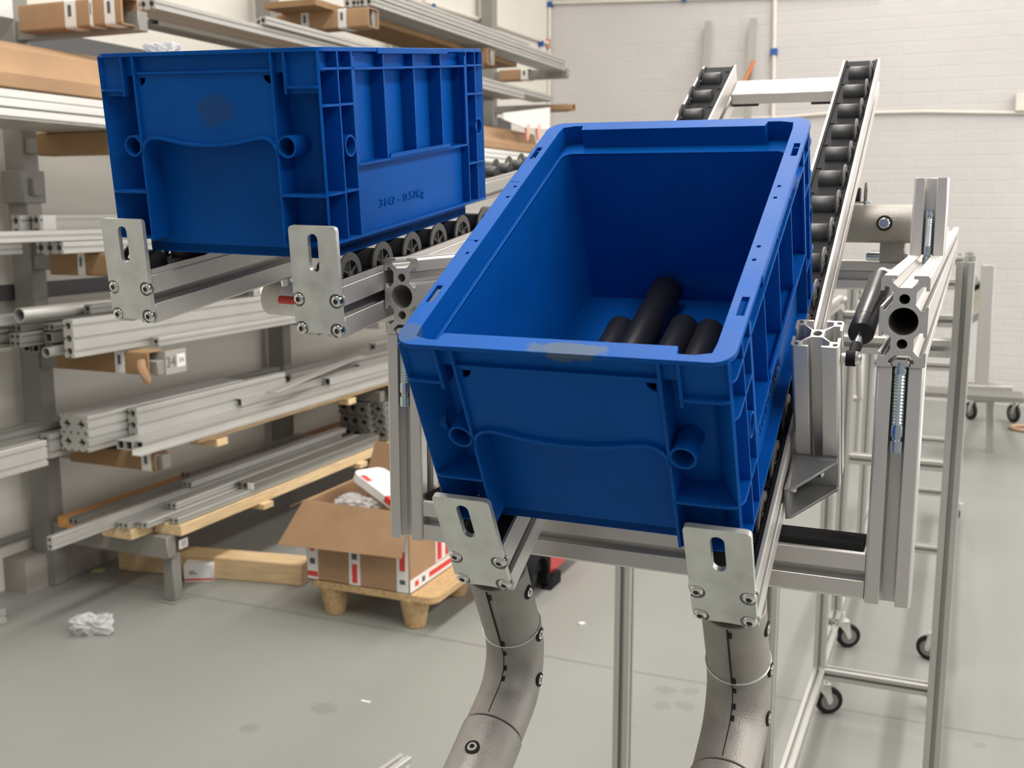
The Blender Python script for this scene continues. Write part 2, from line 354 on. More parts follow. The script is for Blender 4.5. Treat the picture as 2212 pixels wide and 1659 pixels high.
def crate_parts():
    body = MB()
    body.prism([rrect(.0135, CW-.0135, .0205, CL-.0205, .008), rrect(.0155, CW-.0155, .0235, CL-.0235, .007)[::-1]], -.1515, -.0148)
    body.prism([rrect(.0135, CW-.0135, .0205, CL-.0205, .008)], CB, -.1445)
    body.prism([rrect(.0085, CW-.0085, .0045, CL-.0045, .006), rrect(.0155, CW-.0155, .0235, CL-.0235, .007)[::-1]], -.0166, -.0146)
    rim = MB()
    holes = [rect(.0025, .0068, .0440, .0625), rect(.00261, .00691, .2360, .2548), rect(CW-.0069, CW-.00253, .0440, .0625), rect(CW-.00683, CW-.00257, .2360, .2548)]
    for yy in (.1018, .117, .1773, .1927): holes += [circ(.0072, yy, .0013, 10), circ(CW-.0072, yy, .0013, 10)]
    rim.prism([rrect(0, CW, 0, CL, .0125, 6), opening[::-1]]+holes, -.0030, 0)
    rim.prism([rrect(.0088, CW-.0088, .0046, CL-.0046, .005), opening[::-1]], -.0150, -.0025)
    for x0, x1 in ((-.0006, .0012), (CW-.0012, CW+.0006)): rim.box(x0, x1, .085, .212, -.0045, -.0002)
    for yy in (.118, .2): rim.box(.001, .0085, yy-.0002, yy+.0002, -.001, .0002)
    end = MB()
    def rib_x(x, z0, z1, y1=.0212, y0=0, t=.0018):
        end.box(x-t/2, x+t/2, y0, .0050, max(z1, -.0160), z0); end.box(x-t/2, x+t/2, y0, y1, z1, -.0158)
    def rib_z(z, x0, x1, y1=.0212, y0=0, t=.0018): end.box(x0, x1, y0, y1 if z < -.016 else .0050, z-t/2, z+t/2)
    rib_x(PL, -.002, -.140); rib_x(PR, -.002, -.140)
    top = -.0150
    low = [(x, z) for x, z in WAVE]
    plate = [(PL, top), (PR, top)]+low[::-1]
    def quarter(cx, cz, s, n=4): return [(cx, cz), (cx+s*.0058, cz)]+[(cx+s*.0058*math.cos(a*PI/2/n), cz-.0058*math.sin(a*PI/2/n)) for a in range(1, n)]+[(cx, cz-.0058)]
    end.prism([plate, quarter(PL+.0028, -.0182, 1), quarter(PR-.0028, -.0182, -1)], .0028, .0046, YFACE)
    rib_z(top, PL, PR, .0100, .0015)
    end.ribbon(WAVE, .0212, .0022, YFACE)
    RC = .0090
    # corner arc in the plane: from (RC,0) on the end round to the 45 degree point
    half = [(RC-RC*math.sin(PI/4*i/5), RC-RC*math.cos(PI/4*i/5)) for i in range(6)]
    mid = half[-1]
    def corner_shelf(mb, z, L_, depth, t=.0018, swap=False, turn=lambda p: p):
        poly = [turn(p) for p in ([(y, x) for x, y in q] if swap else q)] if (q := half[::-1]+[(L_, 0), (L_, depth), (.0142 if depth > .01 else .0055, depth)]) else []
        mb.prism([poly], z-t/2, z+t/2)
    mirror = lambda p: (CW-p[0], p[1])
    # left and right corner boxes, shelves, corner posts
    rib_x(.0262, -.002, -.0315); end.prism([half[::-1]+[(.0262, 0), (.0262, .0050), (.0050, .0050)]], -.0277, -.0259); end.ribbon([(.0262, .0047), (.0110, .0047), (.0078, .0052), (.0050, .0055)], .0297, .0014, Mt(0, 0, -.0312))
    rib_x(.1688, -.002, -.0315); end.prism([[mirror(p) for p in half[::-1]+[(CW-.1688, 0), (CW-.1688, .0050), (.0050, .0050)]]], -.0277, -.0259); end.ribbon([(.1688, .0047), (CW-.0110, .0047), (CW-.0078, .0052), (CW-.0050, .0055)], .0297, .0014, Mt(0, 0, -.0312))
    for z, tt in ((-.1030, .0018), (-.1385, .0010)):
        corner_shelf(end, z, PL, .0212, tt); corner_shelf(end, z, CW-PR, .0212, tt, turn=mirror)
    for tn in (lambda p: p, mirror):
        web = [(mid[0]-.0007, mid[1]+.0007), (mid[0]+.0007, mid[1]-.0007), (.0172, .0230), (.0160, .0242)]
        end.prism([[tn(p) for p in web]], -.138, -.0158)
        web2 = [(mid[0]-.0007, mid[1]+.0007), (mid[0]+.0007, mid[1]-.0007), (.0058, .0046), (.0046, .0058)]
        end.prism([[tn(p) for p in web2]], -.0160, -.002)
    side = MB()
    x0, x1 = .1838, CW
    def sv(y, z0=-.002, z1=-.137, xo=x1, t=.0018):
        side.box(.1890, xo, y-t/2, y+t/2, -.016, z0); side.box(x0, xo, y-t/2, y+t/2, z1, -.0158)
    def sh(z, y0, y1, xo=x1, t=.0018): side.box(x0 if z < -.016 else .1890, xo, y0, y1, z-t/2, z+t/2)
    for y in (.0248, .0448, CL-.0448, CL-.0248): sv(y)
    def side_shelf(z, t=.0018):
        dp = x1-x0 if z < -.016 else .0085
        q = [(y, x) for x, y in half[::-1]]+[(0, .0448), (dp, .0448), (dp, .0205 if z < -.016 else .0100)]      # (inset, along)
        for m2 in (False, True): side.prism([[(x1-i, CL-y if m2 else y) for i, y in q]], z-t/2, z+t/2)
    for z in (-.0146, -.0398, -.1022): side_shelf(z)
    for y in (.0965, .1485, .2005): sv(y, z1=-.084, xo=x1-.0014)
    sh(-.0150, .0448, CL-.0448)
    sh(-.0845, .0448, CL-.0448)
    side.prism([[(.0965, -.0850), (.2140, -.0850), (.2110, -.0805), (.1000, -.0805)]], x1-.0018, x1, XFACE)
    for y0, y1 in ((.0448, .0488), (CL-.0488, CL-.0448)): side.box(x1-.0016, x1, y0, y1, -.0850, -.0065)
    side.box(.1890, .1908, .0448, CL-.0448, -.137, -.0845)
    side_shelf(-.1378, .0020); side.box(x0, x1, .0448, CL-.0448, -.1388, -.1368)
    sock_e = [MB().pipe((x, 0, -.0680), (x, .0218, -.0680), .0080, .0066) for x in (.0289, .1660)]
    sock_s = [MB().pipe((x0, y, -.0695), (x1, y, -.0695), .0080, .0066) for y in (.0362, CL-.0195)]
    return body, rim, end, side, sock_e, sock_s
_b, _r, _e, _s, _se, _ss = crate_parts()
M_blue_in = blue('scuffed_blue_plastic'); stain(M_blue_in, (.135, .2735, -.126), (.05, .006, .010), (.02, .16, .34), .30, 260); stain(M_blue_in, (.10, .2735, -.06), (.06, .006, .05), (.01, .12, .36), .12, 330)
C_body = {0: _b.mesh('body', M_blue_in), 1: _b.mesh('body', M_blue)}; C_rim = {0: _r.mesh('rim', M_blue_rim), 1: _r.mesh('rim', M_blue)}
C_end = {0: _e.mesh('end_panel', M_blue), 1: _e.mesh('end_panel', M_blue_end)}; C_side = _s.mesh('side_panel', M_blue)
C_se = [k.mesh('pin_socket', M_blue) for k in _se]; C_ss = [k.mesh('pin_socket', M_blue) for k in _ss]
C_txt = text_mesh('raised_lettering', '3147 – 0.57Kg', .0098, M_blue, .0007)
def crate(T, label, stained):
    root = thing('plastic_crate', label, 'crate', T @ CO.inverted())
    place('body', C_body[stained], root, CO, .0004); place('rim', C_rim[stained], root, CO, .0007, 2)
    for k, turn in enumerate((Matrix(), CTURN)):
        e = place('end_panel', C_end[stained if k == 0 else 0], root, CO @ turn, .0004)
        for m_ in C_se: place('pin_socket', m_, e)
        s_ = place('side_panel', C_side, root, CO @ turn, .0004)
        for m_ in C_ss: place('pin_socket', m_, s_)
        place('raised_lettering', C_txt, s_, Mt(.1909, .128, -.1190) @ Matrix(((0, 0, 1, 0), (1, 0, 0, 0), (0, 1, 0, 0), (0, 0, 0, 1))) @ Matrix.Diagonal((1.42, 1, 1, 1)))
    return root
crate(TB, 'blue open plastic crate tilted forward, with black tubes lying inside it', 0)
crate(TA, 'upper left blue crate marked 3147, with clear film poking over its rim', 1)
# black tubes lying in the tilted crate
for p0, p1, r, lab in (((.0600, .125, -.1330), (.0636, .215, -.1330), .0112, 'short black tube lying leftmost in the tilted blue crate'),
                  ((.0785, .125, -.1314), (.0864, .268, -.1314), .0128, 'longest black tube lying in the tilted blue crate, against its back wall'),
                  ((.1040, .120, -.1330), (.1115, .221, -.1330), .0113, 'black tube lying just right of the longest one in the crate'),
                  ((.1275, .120, -.1335), (.1318, .218, -.1335), .0108, 'rightmost black tube lying in the tilted blue crate')):
    c = (Vector(p0)+Vector(p1))/2; d = Vector(p1)-Vector(p0)
    T = TB @ Mt(*c) @ d.to_track_quat('Z', 'Y').to_matrix().to_4x4(); h = d.length/2
    tag(MB().lathe([(r*.86, -h+.02), (r*.86, -h), (r*.97, -h), (r, -h+.0006), (r, h-.0008), (r*.965, h), (r*.86, h), (r*.86, h-.02)], 40).build('black_tube', M_tube, None, M=T), lab, 'tube')
tag(MB().prism([[(0, 0), (.02, 0), (.02, .014), (.004, .010)]], 0, .0006).build('paper_scrap', M_paper, None, M=TB @ Mt(.1400, .150, -.1165) @ Rx(.35) @ Ry(.1)), 'scrap of white paper in the front right corner of the tilted crate', 'paper')
def crumple(name, r, seed, flat=.5, spikes=.5, n=3):
    rnd = random.Random(seed); bm = bmesh.new(); bmesh.ops.create_icosphere(bm, subdivisions=n, radius=1)
    from mathutils import noise
    for v in bm.verts:
        q = noise.noise(v.co*1.7+Vector((seed, 0, 0)))*spikes+(.35-abs(noise.noise(v.co*3.3+Vector((0, seed, 0)))))*spikes*.9+(.3-abs(noise.noise(v.co*7.7+Vector((0, 0, seed)))))*spikes*.35
        v.co *= r*(1+q); v.co.z *= flat
    me = bpy.data.meshes.new(name); bm.to_mesh(me); bm.free(); return me
def film(name, M, r, seed, flat, spikes):
    me = crumple(name, r, seed, flat, spikes, 5); me.materials.append(M_film)
    for p_ in me.polygons: p_.use_smooth = True
    return place(name, me, None, M)
tag(film('clear_film', TA @ Mt(.026, .050, -.0030) @ Matrix.Diagonal((1.35, 1, 1, 1)), .009, 3, .75, 1.2), 'crumpled clear plastic film poking over the rim of the upper left crate', 'plastic film')
# ------------------------------------------------------------------ roller tracks
ROLL = MB().lathe([(.0038, -.0102), (.0112, -.0102), (.0116, -.0096), (.0116, .0096), (.0112, .0102), (.0038, .0102)], 28, Ry(PI/2)).mesh('roller', M_blackgrey)
def flange_mesh():
    m = MB().lathe([(.0112, -.0008), (.0170, -.0008), (.0172, 0), (.0170, .0008), (.0112, .0008), (.0112, -.0008)], 36, Ry(PI/2), cap=False)
    m.lathe([(.0035, -.0008), (.0035, .0012), (0, .0012)], 14, Ry(PI/2), cap=False)
    for k in range(6): m.box(-.0006, .0004, -.0006, .0006, .003, .0116, Rx(k*PI/3))
    return m.mesh('flange', M_flange)
FLANGE = flange_mesh()
def stop_plate_mesh(zs1, zs2):
    """slotted steel stop: x across, z along its height measured from its top edge, 0 to -.0795; screw notches at the sides"""
    hw, H, r = .0200, .0800, .0058
    pts = [(-hw+.0030, 0), (-hw+.0009, -.0009), (-hw, -.0030)]
    def arc(cx, cz, a0, a1, n=9): return [(cx+r*math.cos(a0+(a1-a0)*i/n), cz+r*math.sin(a0+(a1-a0)*i/n)) for i in range(n+1)]
    a = math.acos(-(hw-.0160)/r)                                   # where the notch meets the side edge
    pts += arc(-.0160, zs1, a, -a)
    b = math.asin(min(1, .0052/r))
    pts += arc(-.0152, zs2, math.acos(-(hw-.0152)/r), -b-.25)
    right = [(-x, z) for x, z in pts][::-1]
    slot = [(.0042*math.cos(PI*i/8), -.0098+.0042*math.sin(PI*i/8)) for i in range(9)]+[(.0042*math.cos(PI+PI*i/8), -.0300+.0042*math.sin(PI+PI*i/8)) for i in range(9)]
    return MB().prism([pts+[(-.010, -H), (.010, -H)]+right, slot], -.0046, -.0006, YFACE).mesh('end_stop_plate', M_zinc)
SCREW = MB().lathe([(.0046, 0), (.0048, .0004), (.0046, .0012), (.0039, .0024), (.0028, .0030), (.0019, .0031), (.0017, .0016), (0, .0014)], 24, Rx(PI/2), cap=False).mesh('screw', M_chrome)
SCREW.materials.append(M_ink_and_shade)  # socket faces coloured dark for the shade inside the recess
for p_ in SCREW.polygons:
    if all(math.hypot(SCREW.vertices[v].co.x, SCREW.vertices[v].co.z) < .00175 for v in p_.vertices): p_.material_index = 1
def torx_dark():
    return MB().prism([[(.0020*(1 if i % 2 else .72)*math.cos(i*PI/6), .0020*(1 if i % 2 else .72)*math.sin(i*PI/6)) for i in range(12)]], .0013, .0032, Rx(PI/2)).mesh('socket', M_dark)
TORX = MB().lathe([(.0048, -.0012), (.0058, -.0012), (.0060, .0000), (.0048, .0002)], 24, Rx(PI/2)).mesh('washer', M_zinc)
def track(T, label, group, ztop, length, x_c, side, first, plate_top, zs, pitch=.0506):
    zr = -.152-.0117-(ztop-.04)
    """T crate frame; track centred at x_c, its extruded bar topping out at ztop; side +1 flanges on the right"""
    root = thing('roller_track', label, 'roller track', T @ Mt(x_c, 0, ztop-.04), group)
    place('rail', bar('rail', S_track, length, M_alu), root, Mt(0, 0, .02), .0003)
    st = MB()
    st.box(-.0168, .0168, 0, length, .0375, .0418)
    for s in (-1, 1): st.box(s*.0168-.0014, s*.0168+.0014, 0, length, .036, .0432)
    n = int((length-first)/pitch)+1
    for k in range(n+1):
        y = first+(k-.5)*pitch
        if .002 < y < length-.002:
            for s in (-1, 1): st.box(s*.0145-.004, s*.0145+.0040, y-.0008, y+.0008, .0415, .0426)
    st.build('roller_strip', M_black, root)
    # bright lips of the rail either side of the strip
    lp = MB()
    for s in (-1, 1): lp.box(s*.0190-.0010, s*.0190+.0010, 0, length, .0395, .0436)
    lp.build('rail_lip', M_alu, root)
    for k in range(n):
        y = first+k*pitch
        if y > length-.012: break
        r = place('roller', ROLL, root, Mt(.0008*side, y, zr))
        place('flange', FLANGE, r, Mt(.0129*side, 0, 0) @ (Matrix() if side > 0 else Rz(PI)))
    pl = place('end_stop_plate', stop_plate_mesh(zs[0]-plate_top, zs[1]-plate_top), root, Mt(0, 0, plate_top-ztop+.04), .0010, 2)
    for sx in (-1, 1):
        for z, xx in ((zs[0], .0160), (zs[1], .0153)):
            sc = place('screw', SCREW, pl, Mt(sx*xx, -.0022, z-plate_top) @ Ry(random.random()))
            sc['label'] = 'bright torx screw'
            place('washer', TORX, root, Mt(sx*xx, -.0008, z-ztop+.04))
    return root
track(TB, 'steep roller track under the tilted crate, the left one, mostly hidden by the crate', 'tilted tray tracks', -.163, .806, .0187, -1, .0571, -.1168, (-.1722, -.1936))
track(TB, 'steep roller track passing right of the tilted crate up to the back wall view', 'tilted tray tracks', -.163, .806, .1822, 1, .0571, -.1168, (-.1722, -.1936))
track(TA, 'gently sloping roller track under the upper left crate, with the leftmost stop plate', 'feeding lane tracks', -.167, 1.9, .0118, -1, .022, -.1236, (-.1785, -.2008), .0520)
track(TA, 'gently sloping roller track under the upper left crate, nearer the tilted crate', 'feeding lane tracks', -.167, 1.9, .1845, 1, .022, -.1236, (-.1785, -.2008), .0520)
# cross bar tying the two steep tracks
cb = thing('tray_cross_bar', 'flat aluminium cross bar joining the tops of the steep roller tracks', 'cross bar', TB @ Mt(.1005, .782, -.186))
MB().box(-.0612, .0612, -.020, .020, -.0045, .0085).build('bar', M_alu, cb, .0012)
for s in (-1, 1): MB().box(min(s*.0612, s*.030), max(s*.0612, s*.030), -.016, .016, -.0090, -.0050).build('mounting_pad', M_blackgrey, cb, .0006)
# upright stub with its angle bracket on the right steep track
tp = thing('tray_upright', 'short slotted aluminium upright on the steep track with bright cut end', 'upright', TB @ Mt(.2195, .1485, -.2075))
MB().prism(S_30, 0, .1245).build('post', M_alu, tp, .0003)
me = MB().prism(S_30, .1245, .1248).build('cut_end', M_alub, tp); me['label'] = 'bright sawn end'
br = thing('angle_bracket', 'grey die cast angle bracket with two screws below the bright cut upright', 'bracket', TB @ Mt(.2040, .1325, -.1745))
g = MB()
g.box(0, .0022, -.036, 0, -.027, 0); g.box(0, .030, -.0024, 0, -.027, 0)
g.prism([[(0, 0), (.030, 0), (.030, -.004), (.0035, -.036), (0, -.036)]], -.0025, 0)
g.prism([[(0, 0), (.030, 0), (.030, -.004), (.0035, -.036), (0, -.036)]], -.027, -.0245)
g.build('body', mat('cast_aluminium', (.33, .33, .325), .45, .7, .1, 40), br, .0006)
place('screw', SCREW, br, Mt(.0175, -.0024, -.0125)); place('screw', SCREW, br, Mt(.0022, -.018, -.0135) @ Rz(PI/2))
# gas spring from the upright to the right beam
gp0 = Vector((-.0640, .7105, 1.2543)); gp1 = Vector((-.0585, .864, 1.300))
gs = thing('gas_spring', 'black gas spring with steel rod beside the right beam end', 'gas spring', Mt(*gp0))
gd = (gp1-gp0).normalized(); GT = gd.to_track_quat('Z', 'X').to_matrix().to_4x4(); gl = (gp1-gp0).length
MB().lathe([(.0030, .008), (.0030, .060)], 20, GT).build('rod', M_chrome, gs)
MB().lathe([(.0036, .040), (.0080, .041), (.0086, .0425), (.0086, .0600), (.0082, .0604), (.0086, .0608), (.0086, gl-.014), (.0060, gl-.010)], 32, GT).build('cylinder', M_gas, gs)
ec = MB().lathe([(.0034, .003), (.0038, .020), (.0030, .022)], 16, GT); ec.cyl((-.0035, 0, 0), (.0025, 0, 0), .0052, 24); ec.build('rod_eye', M_black, gs)
MB().lathe([(.0048, 0), (.0048, .0016), (.0037, .0032), (.0, .0038)], 20, Mt(.0025, 0, 0) @ Ry(PI/2)).build('eye_bolt', M_chrome, gs)
MB().cyl((-.0062, 0, 0), (-.0035, 0, 0), .0034).build('stud', M_zinc, gs)
MB().lathe([(.0046, gl-.010), (.0046, gl+.002)], 16, GT).cyl(gp1-gp0, gp1-gp0+Vector((.0078, 0, 0)), .0036).build('end_fitting', M_zinc, gs)
# ------------------------------------------------------------------ bent tubes under the two stop plates
def bent_tube(x_c, label, zoff):
    root = thing('bent_tube', label, 'tube', TB @ Mt(x_c, .017, -.2035))
    R = .040; z0 = -.062+zoff; cy = -R
    def path(off, z_a, ext, n=12):
        """centre line pushed towards the inside of the bend by off"""
        q = [(0, -off, z_a)] if z_a > z0 else []
        q += [(0, -off, z0)] if not q or q[-1][2] > z0 else []
        for i in range(1, n+1):
            a = PI/2*i/n; q.append((0, cy+(R-off)*math.cos(a), z0-(R-off)*math.sin(a)))
        q.append((0, cy-ext, z0-(R-off))); return q
    MB().cyl((0, 0, z0*.93), (0, 0, 0), .0208, 40).build('upper_clamp', M_cast, root, .0006)
    MB().sweep(path(0, z0*.94, .022), .0213, 40).build('elbow_joint', M_cast, root, .0006)
    MB().lathe([(.0214, 0), (.0219, .0006), (.0214, .0012)], 40, Mt(0, 0, z0*.94-.0002)).build('joint_edge', M_zinc, root)
    ye = cy-.022
    lo = MB(); lo.pipe((0, ye-.0012, z0-R), (0, ye-.065, z0-R), .0222, .0200, 40); lo.build('lower_clamp', M_cast, root, .0008)
    MB().pipe((0, ye-.02, z0-R), (0, ye-.30, z0-R), .0200, .0175, 40).build('tube', M_alus, root)
    s1 = MB(); s1.box(-.00045, .00045, -.0216, -.0195, z0*.94, -.001); s1.build('seam', M_dark, root)
    MB().sweep(path(.0212, z0*.95, .020, 16), .0004, 8).build('seam', M_dark, root)
    nk = MB()
    for z in (-.006, z0*.88): nk.box(.0001, .0026, -.0217, -.0195, z-.0022, z+.0022)
    for a in (.12, .75, 1.15):
        nk.box(.0001, .0024, -.0010, .0006, -.0018, .0018, Mt(0, cy+(R-.0209)*math.cos(a), z0-(R-.0209)*math.sin(a)) @ Rx(-a))
    tag_stuff(nk.build('seam_notch', M_dark, root))
    def bolt(T):
        o = MB().lathe([(.0052, -.002), (.0052, .0005), (0, .0006)], 20, T, cap=False).build('bolt_recess_shade', M_dark, root)  # dark disc on the surface, painted-in shade of a recess
        MB().lathe([(.0034, .0), (.0034, .0010), (.0030, .0014), (.0018, .0014), (.0016, .0004), (0, .0004)], 16, T, cap=False).build('screw', M_chrome, o)
    for z in (-.018,): bolt(Rz(-.05) @ Mt(.0208, 0, z) @ Ry(PI/2))
    for a in (.02, .95): bolt(Mt(0, cy, z0) @ Rx(-a) @ Mt(0, R, 0) @ Rz(-.05) @ Mt(.0214, 0, 0) @ Ry(PI/2))
    bolt(Mt(0, ye-.028, z0-R+.0223))
    return root
bent_tube(.0187, 'bent grey metal tube joint below the left stop plate of the tilted tray', 0)
bent_tube(.1830, 'bent grey metal tube joint below the right stop plate of the tilted tray', .004)
# ------------------------------------------------------------------ the frame that carries the tray and the lane
def run(parent, name, secname, loops, p, ln, m=M_alu, axis='y', bevel=.0004):
    me = bar(secname, loops, ln, m)
    T = Mt(*p) @ {'y': Matrix(), 'x': Rz(-PI/2), 'z': Rx(PI/2)}[axis]
    return place(name, me, parent, T, bevel)
def cut_end(parent, loops, p):
    o = MB().prism(loops, -.0003, 0, ALONGY).build('cut_end', M_alub, parent, M=Mt(*p)); o['label'] = 'bare sawn aluminium end'; return o
def connector(parent, p, ln, down=True, r=.0058):
    """threaded tension bolt lying in a groove; p top"""
    prof = [(r*.55, .004), (r*.85, .0035), (r*.9, 0), (r, -.001)]
    z = -.004; n = int(ln*.55/.0022)
    for k in range(n):
        prof += [(r, z), (r*.88, z-.0011)]; z -= .0022
    prof += [(r*.97, z), (r*.97, z-.007), (r*.8, z-.0075), (r*.8, z-.0095), (r*1.02, z-.010), (r*1.02, z-.018), (r*.6, z-.0185)]
    o = MB().lathe(prof, 20, Mt(*p)).build('tension_bolt', M_bluezinc, parent); return o
fr = thing('support_frame', 'aluminium frame of two beams with hanging posts and a rubber topped cross member around the tilted crate', 'frame', Mt(-.29, 1.0, .995))
fr['label'] = 'aluminium frame of thick slotted beams, hanging posts and a cross member around the tilted crate'
O = Vector((-.22, .75, 1.08))
fr.location = O
def rel(x, y, z): return (x-O.x, y-O.y, z-O.z)
XR, XL, YF = -.0353, -.4058, .735
ZR, ZL, ZP = 1.2767, 1.2812, 1.0825
run(fr, 'beam', 'beam', S_3060, rel(XR, YF, ZR), 1.90); cut_end(fr, S_3060, rel(XR, YF, ZR))
run(fr, 'beam', 'beam', S_3060, rel(XL, YF, ZL), .82); cut_end(fr, S_3060, rel(XL, YF, ZL))
run(fr, 'hanging_post', 'hanging_post', S_3030, rel(XR, YF+.0154, ZP), ZR-.0302-ZP, axis='z')
run(fr, 'hanging_post', 'hanging_post', S_3030, rel(XL, YF+.0154, ZP+.0012), ZL-.0302-ZP-.0012, axis='z')
run(fr, 'cross_member', 'cross_member', section(.03, .034, .034, .0035, .0022, .009, .0052, .0034, .009, hole=.0026, skip=('t',)), rel(XL+.0152, YF+.0165, 1.1008), XR-XL-.0304, axis='x')
rb = MB(); rl = XR-XL-.034; rb.box(0, rl, -.0138, .0138, 0, .0042)
for k in range(12): rb.box(0, rl, -.0136+k*.0023, -.0125+k*.0023, .0042, .0050)
rb.build('rubber_strip', M_rubber, fr, .0006, M=Mt(*rel(XL+.017, YF+.0165, 1.1180)))
yu = 1.071
run(fr, 'rear_upright', 'rear_upright', S_3030, rel(XR+.0015, yu, ZR+.0302), .070, axis='z')
for x, zt, y in ((XR, ZR-.0304, YF+.0045), (XL, ZL-.0304, YF+.0045)):
    connector(fr, rel(x, y-.0015, zt), .064, r=.0044)
    nut = MB().prism([[(-.0071, -.0022), (.0071, -.0022), (.0046, .0026), (-.0046, .0026)]], 0, .012, ALONGY)
    nut.cyl((0, .006, -.009), (0, .006, .003), .0032); nut.build('slot_nut', M_chrome, fr, .0005, M=Mt(*rel(x, YF-.0003, zt+.0031)))
connector(fr, rel(XR+.0015, yu-.012, ZR+.068), .051, r=.0039)
# tube joint behind the rear upright with a short roller bracket, carried by the rear cross member
ty, tz = 1.15, 1.3339
MB().pipe(rel(-.1348, ty, tz), rel(-.0525, ty, tz), .0192, .0172, 40).build('tube_joint', M_cast, fr, .0005)
MB().pipe(rel(-.205, ty, tz), rel(-.1345, ty, tz), .0160, .0137, 36).build('joint_tube', M_alus, fr)
MB().pipe(rel(-.1470, ty, tz), rel(-.1360, ty, tz), .0202, .016, 36).build('joint_ring', M_zinc, fr, .0006)
MB().lathe([(.0077, 0), (.0077, .0018), (.0066, .0023)], 24, Mt(*rel(-.0775, ty-.0187, tz+.001)) @ Rx(PI/2)).build('bolt_recess_shade', M_dark, fr)  # dark disc round the screw, recess shade put into its colour
MB().lathe([(.0052, .0016), (.0052, .0034), (.0044, .0042), (.0024, .0042), (.0022, .0029), (0, .0029)], 20, Mt(*rel(-.0775, ty-.0187, tz+.001)) @ Rx(PI/2), cap=False).build('screw', M_chrome, fr)
MB().box(-.026, .024, -.010, .010, -.001, .001).build('roller_bracket', M_bluezinc, fr, .0005, M=Mt(*rel(-.118, ty+.024, tz+.0214)))
place('roller', ROLL, fr, Mt(*rel(-.112, ty+.024, tz+.029)) @ Matrix.Scale(.65, 4)); place('roller_flange', FLANGE, fr, Mt(*rel(-.1005, ty+.024, tz+.029)) @ Matrix.Scale(.77, 4))
run(fr, 'rear_cross_member', 'rear_cross_member', S_3030, rel(XL+.0152, 1.178, 1.2806), XR-XL-.0304, axis='x')
MB().box(-.012, .012, -.010, .010, -.0125, .0095).build('saddle', M_cast, fr, .001, M=Mt(*rel(-.0700, 1.160, 1.3080)))
MB().lathe([(.0036, 0), (.0044, .0016), (.0044, .018), (.0036, .019), (.0039, .024), (.0039, .040)], 18, Mt(*rel(-.0955, 1.160, 1.3005)) @ Ry(PI/2)).build('tension_bolt', M_bluezinc, fr)
# ------------------------------------------------------------------ wheeled trolleys under and behind the frame
def caster(parent, x, y, ang, d=.075, brake=True):
    z = d/2
    c = MB(); fk = [(-.020, d+.012), (.020, d+.012), (.030, z+.002), (.026, z-.008), (.017, z-.008), (.010, z+.012)]
    for x_ in (-.013, .0105): c.prism([fk], x_, x_+.0025, Rz(ang) @ XFACE)
    c.box(-.015, .015, -.022, .022, d+.010, d+.014, Rz(ang)); c.cyl((0, 0, d+.014), (0, 0, .1165), .010)
    f = c.build('caster', M_zinc, parent, .0006, M=Mt(x, y, 0))
    wv = Matrix.Rotation(ang, 4, 'Z') @ Mt(0, .022, 0)
    wh = MB().lathe([(.012, -.0095), (z*.8, -.0095), (z*.96, -.008), (z, -.004), (z, .004), (z*.96, .008), (z*.8, .0095), (.012, .0095)], 32, wv @ Mt(0, 0, z) @ Ry(PI/2)).build('wheel', M_rubber, f)
    MB().lathe([(.0, -.0102), (z*.62, -.0102), (z*.62, .0102), (0, .0102)], 24, wv @ Mt(0, 0, z) @ Ry(PI/2), cap=False).build('hub', M_alug, f)
    return f
def leg_bar(parent, name, p, ln, axis, m=M_alus, sec=S_leg): return run(parent, name, name, sec, p, ln, m, axis, 0)
def trolley(label, x0, x1, y0, y1, posts, rails, cas, zr=.132):
    r = thing('wheeled_trolley', label, 'trolley', Mt((x0+x1)/2, (y0+y1)/2, 0), None)
    q = Vector(((x0+x1)/2, (y0+y1)/2, 0))
    for x in (x0, x1): leg_bar(r, 'base_rail', (x-q.x, y0-q.y, zr), y1-y0, 'y')
    for x, y, z0, z1 in posts: leg_bar(r, 'post', (x-q.x, y-q.y, z0), z1-z0, 'z')
    for x, y, z, ln, ax in rails: leg_bar(r, 'rail', (x-q.x, y-q.y, z), ln, ax)
    for x, y, a in cas: caster(r, x-q.x, y-q.y, a)
    return r
xl, xr = -.291, .0
trolley('slender aluminium trolley frame on casters, its long base rails running below the support frame', xl, xr, 1.86, 3.08,
        [(xl, 1.90, .147, 1.17), (xr, 1.95, .147, 1.26), (xl, 2.78, .147, 1.10), (xr, 2.78, .147, 1.20)],
        [(xl+.015, 2.78, .132, xr-xl-.03, 'x'), (xl+.015, 1.90, 1.12, xr-xl-.03, 'x'), (xl, 1.915, 1.12, .85, 'y'), (xr, 1.965, 1.15, .8, 'y'), (xl+.015, 2.78, 1.08, xr-xl-.03, 'x')],
        [(xl+.004, 2.81, -1.1), (xr, 2.92, .3), (xl, 1.95, .2), (xr, 1.98, -.3)])
